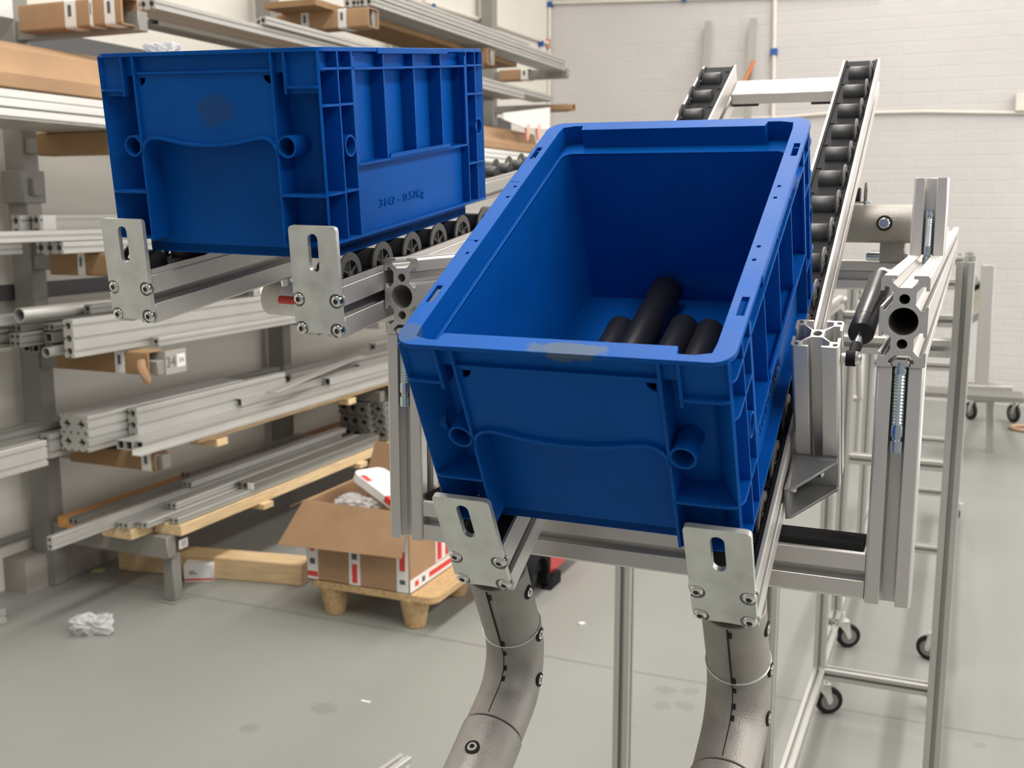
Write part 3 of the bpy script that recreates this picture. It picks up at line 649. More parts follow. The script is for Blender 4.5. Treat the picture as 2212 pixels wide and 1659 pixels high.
trolley('second aluminium trolley frame on casters standing behind the first, towards the back wall', xl-.005, xr+.01, 3.14, 4.95,
        [(xl-.005, 3.22, .147, 1.16), (xr+.01, 3.22, .147, 1.22), (xl-.005, 4.0, .147, 1.2), (xr+.01, 4.0, .147, 1.2), (xl-.005, 4.85, .147, 1.1), (xr+.01, 4.85, .147, 1.12)],
        [(xl+.01, 3.22, .62, xr-xl-.02, 'x'), (xl+.01, 4.0, .132, xr-xl-.02, 'x'), (xl+.01, 4.85, .132, xr-xl-.02, 'x'), (xl+.01, 4.85, .36, xr-xl-.02, 'x'), (xl+.01, 3.22, 1.14, xr-xl-.02, 'x'),
         (xl+.01, 4.0, 1.17, xr-xl-.02, 'x'), (xl, 3.24, 1.1, 1.6, 'y'), (xr+.01, 3.24, 1.15, 1.6, 'y'), (xl+.01, 4.0, .8, xr-xl-.02, 'x')],
        [(xl+.006, 3.29, -1.15), (xr-.01, 3.29, 1.2), (xl, 4.62, .2), (xr+.03, 4.87, 1.2)])
# the single leg at the left, under the feeding lane
lt = thing('lane_stand', 'slim slotted aluminium stand leg seen between the two bent tubes', 'stand', Mt(-.545, 1.82, 0))
leg_bar(lt, 'post', (0, 0, .012), 1.350, 'z', M_alus); MB().lathe([(.03, 0), (.03, .006), (.012, .012)], 24).build('foot', M_blackgrey, lt)
# bright slotted bar end at the bottom edge
leg_bar(lt, 'top_rail', (-.12, 0, 1.378), .245, 'x', M_alus)
a_, b_ = Z(822, 1659, .25), Z(862, 1628, .25)
se = thing('slotted_bar', 'short bright slotted bar end at the lower edge of the picture', 'bar', Mt(a_.x-.02, a_.y-.30, .25))
place('bar', bar('slotted_bar', S_leg, .345, M_alus), se, Rz(-.16))
lb = MB(); lb.box(-.012, .012, .02, .045, -.25, -.0152); lb.build('support', M_alus, se)
# ------------------------------------------------------------------ cantilever racks on the left wall
def rack(label, y, arms, base=False, wide=.066, top=3.2):
    r = thing('cantilever_rack', label, 'rack', Mt(-2.97, y, 0), None)
    MB().box(-.075, .015, -wide/2, wide/2, 0, top).build('column', M_rack, r, .004)
    for z, tip, h in arms:
        a = MB().prism([[(.012, -h/2), (tip+2.97, -h/2), (tip+2.97, h/2), (.012, h/2)]], -.022, .022, Rx(PI/2)).build('arm', M_rack, r, .003, M=Mt(0, 0, z))
        if tip < -2.9: MB().box(-.078, .020, -.05, .05, -.055, .055).build('arm_socket', M_rack, a, .004)
    return r
TIP = -2.44
r1 = rack('grey cantilever rack column nearest the left edge, with a low leg under its arm', 2.77, [(.205, TIP, .075), (.505, TIP, .05), (.825, TIP, .05), (1.165, TIP, .05), (1.555, TIP, .05), (1.93, TIP, .06), (1.42, -2.93, .06)])
MB().box(-.022, .022, -.022, .022, .004, .172).build('leg', M_rack, r1, .003, M=Mt(.50, .03, 0)); MB().box(-.035, .035, -.04, .03, 0, .004).build('foot_plate', M_rack, r1, M=Mt(.50, .03, 0))
def arm_sign(txt, u, v, y, parent_label, w_=.045, h_=.032):
    p = X(u, v, TIP+.002)
    s_ = thing('number_label', parent_label, 'label', Mt(p.x, y, p.z))
    MB().box(0, .0012, -w_/2, w_/2, -h_/2, h_/2).build('plate', M_paper, s_)
    if txt: place('number', text_mesh('number', txt, .024, M_ink_and_shade), s_, Mt(.0014, 0, 0) @ XFACE)
    return s_
p32 = X(395, 1176, TIP); arm_sign('32', 395, 1174, p32.y, 'white label reading 32 on the lowest rack arm')
rack('grey cantilever rack column seen below the right stop plate of the upper crate', 4.22, [(.212, TIP, .06), (.49, TIP, .05), (.83, TIP, .05), (1.165, TIP, .05), (1.555, TIP, .05), (2.16, TIP, .07)])
rack('grey cantilever rack column hidden mostly behind the upper left crate', 5.48, [(.212, TIP, .06), (.49, TIP, .05), (1.165, TIP, .05), (1.555, TIP, .05), (2.155, TIP, .07)])
rack('grey cantilever rack column farthest back, right of the upper left crate', 6.68, [(.49, TIP, .05), (1.555, TIP, .05), (1.99, TIP, .05), (2.205, TIP, .06)])
for z0, z1, y0, y1, lab in ((1.03, 1.085, 1.9, 7.2, 'lower dark grey horizontal rail fixed along the left wall behind the racks'), (1.86, 1.97, 2.7, 7.2, 'upper dark grey horizontal rail along the left wall above the brown cardboard bundle')):
    tag(MB().box(WX+.001, WX+.028, y0, y1, z0, z1).build('wall_rail', mat('dark_rail', (.085, .085, .09), .6), None), lab, 'rail')
tag(MB().sweep([(WX+.02, 1.8, .185), (WX+.02, 2.735, .185)], .014, 12).build('wall_pipe', M_rack, None), 'thin grey pipe running along the left wall to the lowest rack arm', 'pipe')
def prof(label, sec, loops, p, y1, mt=M_alus, group=None, name='aluminium_profile', cat='profile', rot=0, tape=None):
    """p: middle of the near end; runs back to y1"""
    ln = abs(y1-p[1]); o = bpy.data.objects.new(name, bar(sec, loops, ln, mt)); COL.objects.link(o)
    o.matrix_world = Mt(*p) @ Rz(rot); tag(o, label, cat, group); return o
L1, L2, L3, L4 = .283, .560, .885, 1.205
S_f2 = S_multi(2, 1, .022); S_f3 = S_multi(3, 1, .026); S_v3 = S_multi(1, 3, .04); S_v2 = S_multi(1, 2, .04); S_f34 = S_multi(3, 1, .038); S_1 = S_multi(1, 1, .03); S_2 = S_multi(1, 2, .022)
S_s22 = S_star(2, 2); S_s1 = S_star(1, 1)
# lowest shelf: boards and flat profiles
for i, (x0, x1, z1, y0, y1, mt, lab) in enumerate(((-2.52, -2.405, .281, 2.78, 6.6, M_wood, 'front pale wooden plank on the lowest rack shelf, above the label 32'), (-2.66, -2.53, .281, 2.68, 6.6, M_wood, 'middle wooden plank on the lowest rack shelf'), (-2.88, -2.70, .281, 2.70, 6.6, M_orange, 'rear wooden plank on the lowest rack shelf, against the wall'))):
    tag(MB().box(x0, x1, y0, y1, .244, z1).build('wooden_plank', mt, None, .001), lab, 'plank')
for yy in (3.25, 3.95): tag(MB().box(-2.52, -2.385, yy-.03, yy+.03, .222, .2435).build('wooden_batten', M_wood, None, .001), 'short wooden batten under the front plank of the lowest shelf', 'batten', 'battens under the lowest plank')
prof('dark grey flat profile at the back of the lowest shelf, end beside the rack column', 'flat_two', S_f2, (-2.745, 2.64, L1+.012), 4.10, M_alug)
prof('silver profile sticking out farthest to the left on the lowest shelf', 'upright_two', S_2, (-2.600, 2.40, L1+.024), 4.10)
prof('silver flat profile second from the left on the lowest shelf', 'flat_two', S_f2, (-2.555, 2.67, L1+.012), 4.10)
prof('silver flat profile above the planks end, left of the label 32', 'flat_two', S_f2, (-2.500, 2.70, L1+.012), 4.10)
prof('silver flat profile right of two others at the front plank of the lowest shelf', 'flat_two', S_f2, (-2.437, 2.78, L1+.012), 4.10)
prof('silver flat profile lying on top of the others at the lowest shelf front', 'flat_two', S_f2, (-2.512, 2.86, L1+.036), 4.10)
prof('wide dark grey three hole profile with a white capped corner on the lowest shelf', 'flat_three', S_f3, (-2.445, 3.19, L1+.036), 4.12, M_alug)
tag(MB().box(-.012, .012, 0, .004, -.012, .012).build('end_cap', M_paper, None, M=Mt(-2.417, 3.184, L1+.036)), 'white cap on the corner of the wide grey profile', 'cap')
prof('silver flat profile starting midway along the lowest shelf', 'flat_two', S_f2, (-2.66, 3.55, L1+.012), 4.12)
prof('silver flat profile near the wall midway along the lowest shelf', 'flat_two', S_f2, (-2.82, 3.3, L1+.012), 4.12)
prof('silver profile lying across others midway along the lowest shelf', 'flat_two', S_f2, (-2.60, 3.05, L1+.058), 4.12)
for k in range(3):
    for j in range(4):
        prof(('top', 'middle', 'bottom')[2-k]+' row of the dark star ended stack at the end of the lowest shelf', 'star_one', S_s1, (-2.630+j*.0615+(k-1)*-.008, 4.20-.02*((j*7+k*3) % 3), L1+.0301+k*.0601), 6.2, M_alug, 'star ended profiles, '+('bottom', 'middle', 'top')[k]+' row')
# second shelf
tag(MB().box(-2.56, -2.43, 2.92, 6.6, .5385, .5585).build('wooden_plank', M_wood, None, .001), 'pale wooden plank at the front of the second rack shelf', 'plank')
tag(MB().box(-2.90, -2.58, 3.30, 6.6, .5385, .5585).build('wooden_plank', M_orange, None, .001), 'wide orange wooden plank at the back of the second rack shelf', 'plank')
for yy in (3.02, 3.9): tag(MB().box(-2.53, -2.405, yy-.03, yy+.03, .512, .538).build('wooden_batten', M_wood, None, .001), 'short wooden batten under the plank of the second shelf', 'batten', 'battens under the second plank')
prof('thick square profile with four large star holes on the second shelf', 'star_four', S_s22, (-2.655, 2.585, L2+.061), 3.40)
prof('tall three hole profile right of the star holed one on the second shelf', 'upright_three', S_v3, (-2.570, 2.76, L2+.061), 3.62)
prof('silver tall profile at the left, end with two dark holes, on the second shelf', 'upright_two_tall', S_v2, (-2.745, 2.545, .577), 3.3)
prof('near silver profile leaving the picture at the left on the second shelf', 'upright_two_tall', S_v2, (-2.585, 1.60, L2+.046), 2.385)
prof('near low silver profile leaving the picture at the left below the second shelf', 'upright_two_small', S_2, (-2.64, 1.55, .50), 2.19)
prof('long dull grey profile against the wall on the second shelf', 'upright_two_tall', S_v2, (-2.83, 1.7, L2+.044), 3.95, M_alug)
prof('long dull grey profile leaning low behind the star holed one', 'upright_two_tall', S_v2, (-2.789, 1.7, L2+.042), 3.72, M_alug)
prof('profile with two dark holes at mid shelf, left of the diagonal flat bar', 'upright_two_tall', S_v2, (-2.720, 3.66, L2+.042), 4.9)
prof('profile with dark end behind the diagonal flat bar on the second shelf', 'upright_two_tall', S_v2, (-2.665, 3.80, L2+.042), 6.3)
prof('flat three hole profile with white tape near its end on the second shelf', 'flat_three', S_f3, (-2.80, 4.22, L2+.014), 6.3, M_alug)
prof('black ended profile at the back right of the second shelf', 'upright_two_tall', S_v2, (-2.86, 4.85, L2+.044), 6.4)
S_tube3 = S_sq(.031, .003)
for k, (x, y, z, y1, lab) in enumerate(((-2.535, 2.66, L2+.017, 4.2, 'leftmost of the small square tubes at the front of the second shelf'), (-2.500, 2.66, L2+.017, 4.4, 'middle small square tube at the front of the second shelf'), (-2.465, 2.67, L2+.017, 5.6, 'rightmost long square tube at the front of the second shelf'),
                                  (-2.545, 3.30, L2+.050, 4.6, 'square tube with black open end lying above the front tubes'), (-2.505, 3.86, L2+.050, 5.6, 'round cornered black tube end right of the middle of the second shelf'), (-2.590, 4.25, L2+.052, 6.2, 'square tube with black end farthest right on the second shelf'))):
    o_ = prof(lab, 'square_tube', S_tube3, (x, y, z), y1, name='square_tube', cat='tube')
    MB().box(-.0125, .0125, .011, .012, -.0125, .0125).build('end_shade', M_dark, o_)  # dark sheet put inside the open end as its shade
tag(MB().prism([[(0, 0), (.034, 0), (.034, .0025), (.0025, .0025), (.0025, .02), (0, .02)]], 2.60, 4.5, ALONGY).build('angle_strip', M_alus, None, M=Mt(-2.432, 0, .5625)), 'long thin angle strip overhanging the front of the second shelf', 'strip')
dA, dB = Z(585, 848, .648), Z(778, 768, .656)
dd = dB-dA
tag(MB().box(-.022, .022, 0, dd.length, -.003, .003).build('flat_bar', M_alus, None, .0006, M=Mt(*dA) @ dd.to_track_quat('Y', 'Z').to_matrix().to_4x4()), 'bright flat bar lying diagonally over the second shelf', 'flat bar')
# third shelf (arm marked 34)
prof('broad three hole silver profile at the front of the shelf marked 34', 'upright_three', S_v3, (-2.565, 2.50, L3+.061), 5.4)
prof('small silver bar lying in front of the broad profile on the shelf marked 34', 'single', S_1, (-2.515, 2.83, L3+.016), 5.2)
prof('profile with a white tag lying on the broad three hole one', 'upright_two_small', S_2, (-2.575, 3.45, L3+.145), 5.6)
tag(MB().box(-.0006, .0006, -.03, .03, -.017, .017).build('white_tag', M_paper, None, M=Mt(-2.563, 3.52, L3+.145)), 'white tag on the side of the profile above the broad one', 'tag')
tag(MB().pipe((0, 0, 0), (0, 2.5, 0), .0225, .0195, 28).build('round_tube', M_alus, None, M=Mt(-2.70, 2.44, 1.020)), 'thick round silver tube on top of the pile on the shelf marked 34', 'tube')
tag(MB().pipe((0, 0, 0), (0, 1.2, 0), .0165, .0145, 28).build('round_tube', M_alus, None, M=Mt(-2.632, 2.47, L3+.018)), 'light round tube end left of the broad profile', 'tube')
for x, y, z, sec, lp, lab, mt in ((-2.775, 2.37, 1.004, 'square_tube', S_tube3, 'small square tube end at the far left of the pile', M_alus), (-2.800, 2.37, .945, 'star_one', S_s1, 'star holed profile end at the left edge of the pile', M_alug), (-2.715, 2.43, .942, 'single', S_multi(2, 2, .022), 'small grid ended profile beside the star holed one', M_alug),
                            (-2.740, 2.46, .976, 'flat_two', S_f2, 'flat grey profile lying below the thick round tube', M_alug), (-2.665, 2.52, .976, 'flat_two', S_f2, 'flat profile below the thick round tube, next to the broad profile', M_alug), (-2.650, 2.50, .945, 'square_tube', S_tube3, 'square tube wedged left of the broad profile', M_alug), (-2.64, 2.66, 1.022, 'single', S_1, 'small profile end above the broad profile', M_alug)):
    prof(lab, sec, lp, (x, y, z), 4.6, mt)
for x, z in ((-2.80, .902), (-2.76, .902), (-2.70, .902)):
    prof('plain bar at the bottom of the pile on the shelf marked 34', 'bottom_bar', S_sq(.030, .004), (x, 2.55, z), 4.6, M_alug, 'bottom bars of the pile')
# fourth shelf
prof('flat three hole profile at the front of the fourth shelf', 'flat_three_wide', S_f34, (-2.675, 2.555, L4+.020), 5.0)
prof('near white looking bar leaving the picture at the left of the fourth shelf', 'flat_two_wide', S_multi(2, 1, .034), (-2.66, 1.6, L4+.058), 3.9)
prof('near bar under the white one at the left of the fourth shelf', 'flat_two_wide', S_multi(2, 1, .034), (-2.765, 1.6, L4+.018), 2.50)
prof('silver twin profile at the back of the fourth shelf, with a white sticker', 'upright_two_mid', S_multi(1, 2, .036), (-2.795, 2.62, 1.292), 5.2)
prof('dark ended twin profile next to the wall on the fourth shelf', 'upright_two_mid', S_multi(1, 2, .036), (-2.84, 2.58, 1.290), 5.2)
prof('flat carrier profile below the twin profiles on the fourth shelf', 'flat_two_wide', S_multi(2, 1, .034), (-2.82, 2.7, L4+.018), 5.2, M_alug)
tag(MB().box(-.0006, .0006, 0, .055, -.034, .034).build('white_sticker', M_paper, None, M=Mt(-2.7762, 2.63, 1.292)), 'white printed sticker on the twin profile of the fourth shelf', 'sticker')
# cardboard sleeves wrapped round the rack arms
def sleeve(label, y, z, x0, x1, h, d, tapes=(), m=M_cardd, tongue=None):
    r = thing('cardboard_sleeve', label, 'cardboard', Mt((x0+x1)/2, y, z))
    q = (x0+x1)/2
    MB().prism([rrect(-d/2, d/2, -h/2, h/2, .008), rect(-d/2+.008, d/2-.008, -h/2+.004, h/2-.004)], x0-q, x1-q, XFACE).build('card', m, r)
    for tx, tw in tapes:
        MB().prism([rrect(-d/2-.0015, d/2+.0015, -h/2-.0015, h/2+.0015, .008), rrect(-d/2, d/2, -h/2, h/2, .008)], tx-q-tw/2, tx-q+tw/2, XFACE).build('tape', M_paper, r)
        MB().box(tx-q-tw*.2, tx-q+tw*.12, -d/2-.0022, -d/2-.0014, -h*.1, h*.32).build('print', M_ink_and_shade, r)
    return r
sleeve('brown cardboard sleeve with white tape on the arm under the fourth shelf', 2.745, 1.165, -2.84, -2.475, .076, .074, ((-2.70, .03), (-2.515, .05)))
sleeve('brown cardboard sleeve on the arm of the shelf marked 34, with a torn tongue', 2.77, .842, -2.86, -2.462, .078, .084, ((-2.58, .04),))
s34 = thing('number_label', 'white label and handwritten 34 on grey card at the arm end', 'label', Mt(-2.4375, 2.83, .838))
MB().box(-.100, .0, -.048, -.0455, -.039, .041).box(0, .0025, -.048, .055, -.039, .041).build('grey_card', mat('grey_card', (.33, .31, .28), .8), s34)
place('handwriting', text_mesh('handwriting', '34', .05, M_ink_and_shade), s34, Mt(.0030, -.022, 0) @ XFACE @ Matrix.Shear('XY', 4, (.25, 0)) if False else Mt(.0030, -.022, 0) @ XFACE)
MB().box(.0028, .0036, .008, .048, -.020, .024).build('plate', M_paper, s34); place('number', text_mesh('number', '34', .026, M_ink_and_shade), s34, Mt(.0039, .028, .002) @ XFACE)
tg = MB().sweep([(0, 0, .02), (.008, -.004, 0), (.012, .004, -.025), (.010, .018, -.045), (.008, .026, -.055)], [.017, .019, .017, .016, .011], 10)
tag(tg.build('torn_cardboard', M_card, None, M=Mt(-2.468, 2.705, .835) @ Matrix.Diagonal((.55, 1, 1, 1))), 'torn tongue of light cardboard hanging beside the 34', 'cardboard')
sleeve('brown cardboard sleeve on the arm under the second shelf', 2.77, .505, -2.84, -2.462, .064, .066, ((-2.50, .04),))
sleeve('brown cardboard sleeve with white tape on the arm under the film wrapped bundle', 2.745, 1.557, -2.86, -2.465, .074, .074, ((-2.535, .035),))
sleeve('light cardboard sleeve with black print on the topmost arm at the upper left corner', 2.73, 1.955, -2.88, -2.455, .085, .08, ((-2.66, .045), (-2.575, .012), (-2.50, .04)), M_card)
# film wrapped bundle with cardboard on the fifth shelf
bd = thing('wrapped_bundle', 'long bundle of white profiles in clear film under brown cardboard on the fifth shelf', 'bundle', Mt(-2.64, 1.8, 1.596))
wp = mat('white_wrapped_profile', (.66, .65, .62), .35, 0, .12, 8, .4, 20, stretch=(1, .12, 1))
pm = MB()
for k in range(3): pm.box(-.17, .17+.004*(k % 2), 0, 4.5, .004+k*.0255, .0275+k*.0255)
pm.build('profile_layer', wp, bd, .003)
cd = MB(); cd.prism([[(-.165, .082), (.172, .082), (.172, .122), (.150, .152), (.140, .196), (-.13, .26), (-.16, .25)]], -.05, 4.45, ALONGY); cd.build('cardboard_cover', M_card, bd, .004)
MB().box(-.18, .165, -.05, 4.5, -.002, .003).build('film_bottom', mat('film_grey', (.42, .40, .37), .3, 0, .25, 14, .5, 25), bd)
# upper shelves
for x, y, y1, z, sec, lp, lab, mt in ((-2.50, 2.86, 6.0, 2.002, 'flat_two_wide', S_multi(2, 1, .034), 'long silver profile crossing above the upper left crate from the cardboard sleeve', M_alus), (-2.58, 2.86, 6.0, 2.002, 'flat_two_wide', S_multi(2, 1, .034), 'long silver profile second from the front on the top left shelf', M_alus),
                                   (-2.685, 3.1, 6.0, 2.006, 'square_tube_large', S_sq(.045, .003), 'dark square tube lying behind the silver profiles on the top left shelf', M_alug), (-2.46, 3.43, 5.1, 2.036, 'single', S_1, 'small bar with diamond hole lying on the top left profiles', M_alus), (-2.50, 3.46, 5.1, 2.036, 'single', S_1, 'second small bar with diamond hole lying on the top left profiles', M_alus), (-2.74, 2.9, 6.0, 1.995, 'single', S_1, 'slim bar nearest the wall on the top left shelf', M_alug)):
    prof(lab, sec, lp, (x, y, z), y1, mt)
for x, z, sec, lp, lab in ((-2.475, 2.232, 'flat_two_wide', S_multi(2, 1, .034), 'front lower profile of the high shelf reaching towards the back wall'), (-2.55, 2.232, 'flat_two_wide', S_multi(2, 1, .034), 'second lower profile of the high shelf reaching towards the back wall'), (-2.47, 2.268, 'flat_two_wide', S_multi(2, 1, .034), 'upper front profile of the high shelf'), (-2.545, 2.268, 'flat_two_wide', S_multi(2, 1, .034), 'upper rear profile of the high shelf'), (-2.49, 2.303, 'single', S_1, 'narrow bar on top of the high shelf')):
    prof(lab, sec, lp, (x, 4.20 if z < 2.29 else 4.6, z), 6.62 if z < 2.29 else 6.1)
tag(MB().box(-2.86, -2.60, 4.0, 6.2, 2.196, 2.222).build('wooden_plank', M_cardd, None), 'brown board under the high shelf profiles', 'board')
sleeve('light cardboard sleeve on the arm of the high shelf above the upper crate', 4.19, 2.16, -2.90, -2.43, .08, .09, ((-2.75, .04), (-2.56, .04)), M_card)
sleeve('cardboard sleeve at the arm end above the right corner of the upper crate', 5.46, 2.155, -2.86, -2.44, .080, .09, ((-2.52, .04),), M_card)
sleeve('cardboard and tape on the farthest high arm near the back wall', 6.66, 2.205, -2.90, -2.70, .07, .09, ((-2.72, .05),), M_card)
prof('flat profile lying on the far arm next to the upper crate', 'flat_two_wide', S_multi(2, 1, .034), (-2.52, 5.2, 2.035), 6.55); prof('second flat profile lying on the far arm next to the upper crate', 'flat_two_wide', S_multi(2, 1, .034), (-2.60, 5.2, 2.035), 6.55)
sleeve('light wooden block at the tip of the far arm beside the wall', 6.68, 1.99, -2.56, -2.40, .04, .07, (), M_card)
# white sheet with pink tags beside the bundle end
ws = thing('white_sheet', 'white plastic sheet with two pink tips hanging above the bundle end near the tilted crate', 'sheet', Mt(-2.42, 6.3, 1.80))
a_, b_, c_, d_, e_ = [X(u, v, -2.42)-Vector((-2.42, 6.3, 1.80)) for u, v in ((1087, 244), (1187, 232), (1187, 280), (1130, 275), (1087, 258))]
MB().prism([[(p.y, p.z) for p in (a_, b_, c_, d_, e_)]], -.004, .004, XFACE).build('sheet', M_paper, ws)
for u in (1139, 1162):
    p = X(u, 290, -2.42)-Vector((-2.42, 6.3, 1.80)); MB().lathe([(.016, .055), (.015, 0), (.009, -.03), (.003, -.042)], 12, Mt(p.x, p.y, p.z)).build('pink_tip', M_pink, ws)
# ------------------------------------------------------------------ box on the pressed wood pallet, beam, small things on the floor
pa = thing('pallet', 'pressed wood pallet with cone feet under the open cardboard box', 'pallet', Mt(-1.74, 3.08, 0))
dk = MB(); dk.prism([rrect(-.225, .255, -.208, .235, .04)], .100, .124); dk.box(-.2, .23, .185, .215, .088, .1005)
dk.build('deck', M_press, pa, .006)
for x in (-.15, .155):
    for y in (-.155, .155):
        MB().lathe([(.030, 0), (.033, .002), (.050, .088), (.055, .102)], 20, Mt(x, y, 0)).build('foot', M_press, pa, .002)
bx = thing('cardboard_box', 'open brown cardboard box with red and white tape on the pallet', 'box', Mt(-1.77, 3.075, .1245))
bw, bl, bh = .195, .200, .268
wl = MB()
for x0, x1, y0, y1 in ((-bw, bw, -bl, -bl+.005), (-bw, bw, bl-.005, bl), (-bw, -bw+.005, -bl+.0051, bl-.0051), (bw-.005, bw, -bl+.0051, bl-.0051)): wl.box(x0, x1, y0, y1, 0, bh)
wl.box(-bw, bw, -bl, bl, 0, .004).build('carton', M_card, bx, .001)
def flap(name, a, b, c, d, th=.004, m=M_card):
    a, b, c, d = map(Vector, (a, b, c, d)); n = (b-a).cross(d-a).normalized()*th/2
    return MB().add([p+n for p in (a, b, c, d)]+[p-n for p in (a, b, c, d)], [(0, 1, 2, 3), (7, 6, 5, 4), (0, 4, 5, 1), (1, 5, 6, 2), (2, 6, 7, 3), (3, 7, 4, 0)]).build(name, m, bx)
flap('flap', (-bw, -bl-.004, bh+.006), (bw, -bl-.004, bh+.004), (bw+.004, -bl-.062, bh-.128), (-bw-.06, -bl-.075, bh-.135))
flap('flap', (-bw-.002, -bl+.01, bh), (-bw-.002, bl-.01, bh), (-bw-.09, bl+.01, bh-.045), (-bw-.09, -bl+.04, bh-.04))
flap('flap', (-bw, bl, bh), (bw, bl, bh), (bw-.005, bl+.03, bh+.115), (-bw+.02, bl+.03, bh+.115))
flap('flap', (bw, -bl+.01, bh), (bw, bl-.01, bh), (bw+.05, bl-.01, bh+.10), (bw+.05, -bl+.02, bh+.10))
flap('inner_flap', (-.12, .02, bh-.005), (.10, -.02, bh+.02), (.11, -.01, bh+.036), (-.11, .03, bh+.018))
for xt, marks in ((-.172, ((.055, .075, M_ink_and_shade), (.12, .135, M_ink_and_shade), (.10, .14, M_red))), (-.010, ((.01, .075, M_red), (.09, .11, M_ink_and_shade))), (.168, ((.03, .045, M_ink_and_shade), (.075, .14, M_red)))):
    MB().box(xt-.021, xt+.021, -bl-.0012, -bl-.0002, .003, bh-.03).build('tape', M_paper, bx)
    for z0, z1, mm in marks: MB().box(xt-.010, xt+.010, -bl-.0018, -bl-.0010, z0, z1).build('tape_print', mm, bx)
MB().box(-.192, -.152, -bl-.0018, -bl-.0010, .012, .030).build('tape_print', M_red, bx)
for z0, z1 in ((.004, .046), (bh-.06, bh-.02)):
    MB().box(bw+.0002, bw+.0012, -bl-.001, bl, z0, z1).build('tape', M_paper, bx)
    for y0, y1, mm in ((-.17, -.145, M_red), (-.12, -.10, M_ink_and_shade), (-.07, .10, M_red)): MB().box(bw+.0010, bw+.0018, y0, y1, z0+.012, z1-.012).build('tape_print', mm, bx)
MB().box(bw+.0002, bw+.0012, -.02, .20, .05, .20).build('tape', M_paper, bx)
for y0, y1, z0, z1 in ((-.01, .022, .055, .165), (.05, .075, .055, .19), (.09, .115, .055, .14), (.125, .15, .055, .19), (.16, .185, .055, .12)): MB().box(bw+.0010, bw+.0018, y0, y1, z0, z1).build('tape_print', M_red, bx)
pk = thing('padded_pouch', 'white padded pouch with red print lying in the open cardboard box', 'pouch', Mt(-1.735, 3.06, .398) @ Ry(.38) @ Rz(-.25))
MB().prism([rrect(-.14, .14, -.075, .075, .03)], -.014, .016).build('pouch', M_paper, pk, .012, seg=3)
MB().box(.03, .115, -.0765, -.058, -.004, .0165).build('red_print', M_red, pk); MB().box(-.105, -.065, -.070, -.045, .013, .0168).build('red_print', M_red, pk)
tag(film('bubble_wrap', Mt(-1.83, 2.98, .375) @ Matrix.Diagonal((1.4, .9, .8, 1)), .05, 9, .6, .5), 'clumped white wrapping under the pouch in the cardboard box', 'wrapping')
f0, f1 = Z(465, 1250, 0), Z(653, 1267, 0); fd = (f1-f0).normalized(); fa = math.atan2(fd.y, fd.x)
tag(MB().box(-.75, .0, 0, .10, 0, .082).build('wooden_beam', mat('rough_pine', (.66, .48, .28), .7, 0, .2, 9, .15, 40, spec=.2, stretch=(.8, 7, 7)), None, .003, M=Mt(f1.x, f1.y, 0) @ Rz(fa)), 'thick pale wooden beam lying on the floor left of the pallet', 'beam')
w0, w1 = Z(398, 1258, 0), Z(462, 1256, 0)
sb = thing('small_carton', 'small white carton with a red stripe on the floor behind the rack leg', 'carton', Mt(w0.x, w0.y, 0) @ Rz(math.atan2(w1.y-w0.y, w1.x-w0.x)))
wd = (w1-w0).length
MB().box(0, wd, 0, .12, 0, .066).build('carton', M_paper, sb, .001); MB().box(0, wd, -.0006, 0, .006, .013).build('red_stripe', M_red, sb)
for k, (z, l) in enumerate(((.038, .02), (.030, .028))): MB().box(.018, .018+l, -.0006, 0, z, z+.004).build('print', M_ink_and_shade, sb)
tag(film('plastic_bag', Mt(*(Z(196, 1350, .022))) @ Matrix.Diagonal((1.25, .9, 1, 1)) @ Rz(.5), .047, 21, .62, .75), 'crumpled clear plastic bag lying on the floor at the lower left', 'plastic bag')
p = Z(213, 1233, 0); tag(MB().box(-.022, .022, -.016, .016, .0005, .004).build('paper_scrap', M_yellow, None, M=Mt(p.x, p.y, 0) @ Rz(.4)), 'yellowish paper scrap on the floor under the lowest rack arm', 'paper')
p = Z(1257, 1349, 0); tag(MB().box(-.010, .010, -.008, .008, .0005, .006).build('paper_scrap', M_paper, None, M=Mt(p.x, p.y, 0) @ Rz(.7)), 'tiny white scrap on the floor right of the red machine', 'paper')
p = Z(790, 1516, 0); tag(MB().box(-.014, .014, -.004, .004, .0005, .002).build('paper_scrap', M_paper, None, M=Mt(p.x, p.y, 0)), 'tiny white sliver on the floor left of the left bent tube', 'paper')
p = Z(22, 1348, 0)
prof('lower slotted profile lying on the floor at the left edge', 'upright_two_small', S_multi(1, 1, .05), (p.x-.04, 1.5, .026), p.y)
prof('upper slotted profile lying on another at the left edge of the floor', 'upright_two_small_b', S_multi(1, 1, .046), (p.x-.075, 1.5, .0755), p.y-.03)
# red machine base behind the pallet
rm = thing('pallet_truck', 'red low machine with a black wheel standing behind the cardboard box', 'pallet truck', Mt(-1.455, 3.56, 0))
MB().prism([rrect(-.20, .150, .040, .30, .02)], -.13, .20, Rx(PI/2) @ Matrix.Scale(-1, 4, (0, 0, 1))).build('body', M_redbody, rm, .006)
wx, wy, wz, wr = .085, -.235, .068, .067
ar = [(wr*1.35*math.cos(a), wr*1.35*math.sin(a)) for a in [PI*1.02*i/12-.05 for i in range(13)]]
MB().prism([ar+[(x*.80, y*.80) for x, y in ar[::-1]]], .02, .07, Mt(wx, wy, wz) @ XFACE).box(.105, .150, -.16, -.128, .02, .20).build('fender', M_black, rm, .003)
WM = Mt(wx+.010, wy, wz) @ Ry(PI/2)
MB().lathe([(.02, -.026), (.052, -.026), (wr*.95, -.018), (wr, 0), (wr*.95, .018), (.052, .026), (.02, .026)], 28, WM).build('wheel', M_rubber, rm)
MB().lathe([(0, -.028), (.026, -.028), (.026, .028), (0, .028)], 20, WM).build('hub', M_blackgrey, rm)
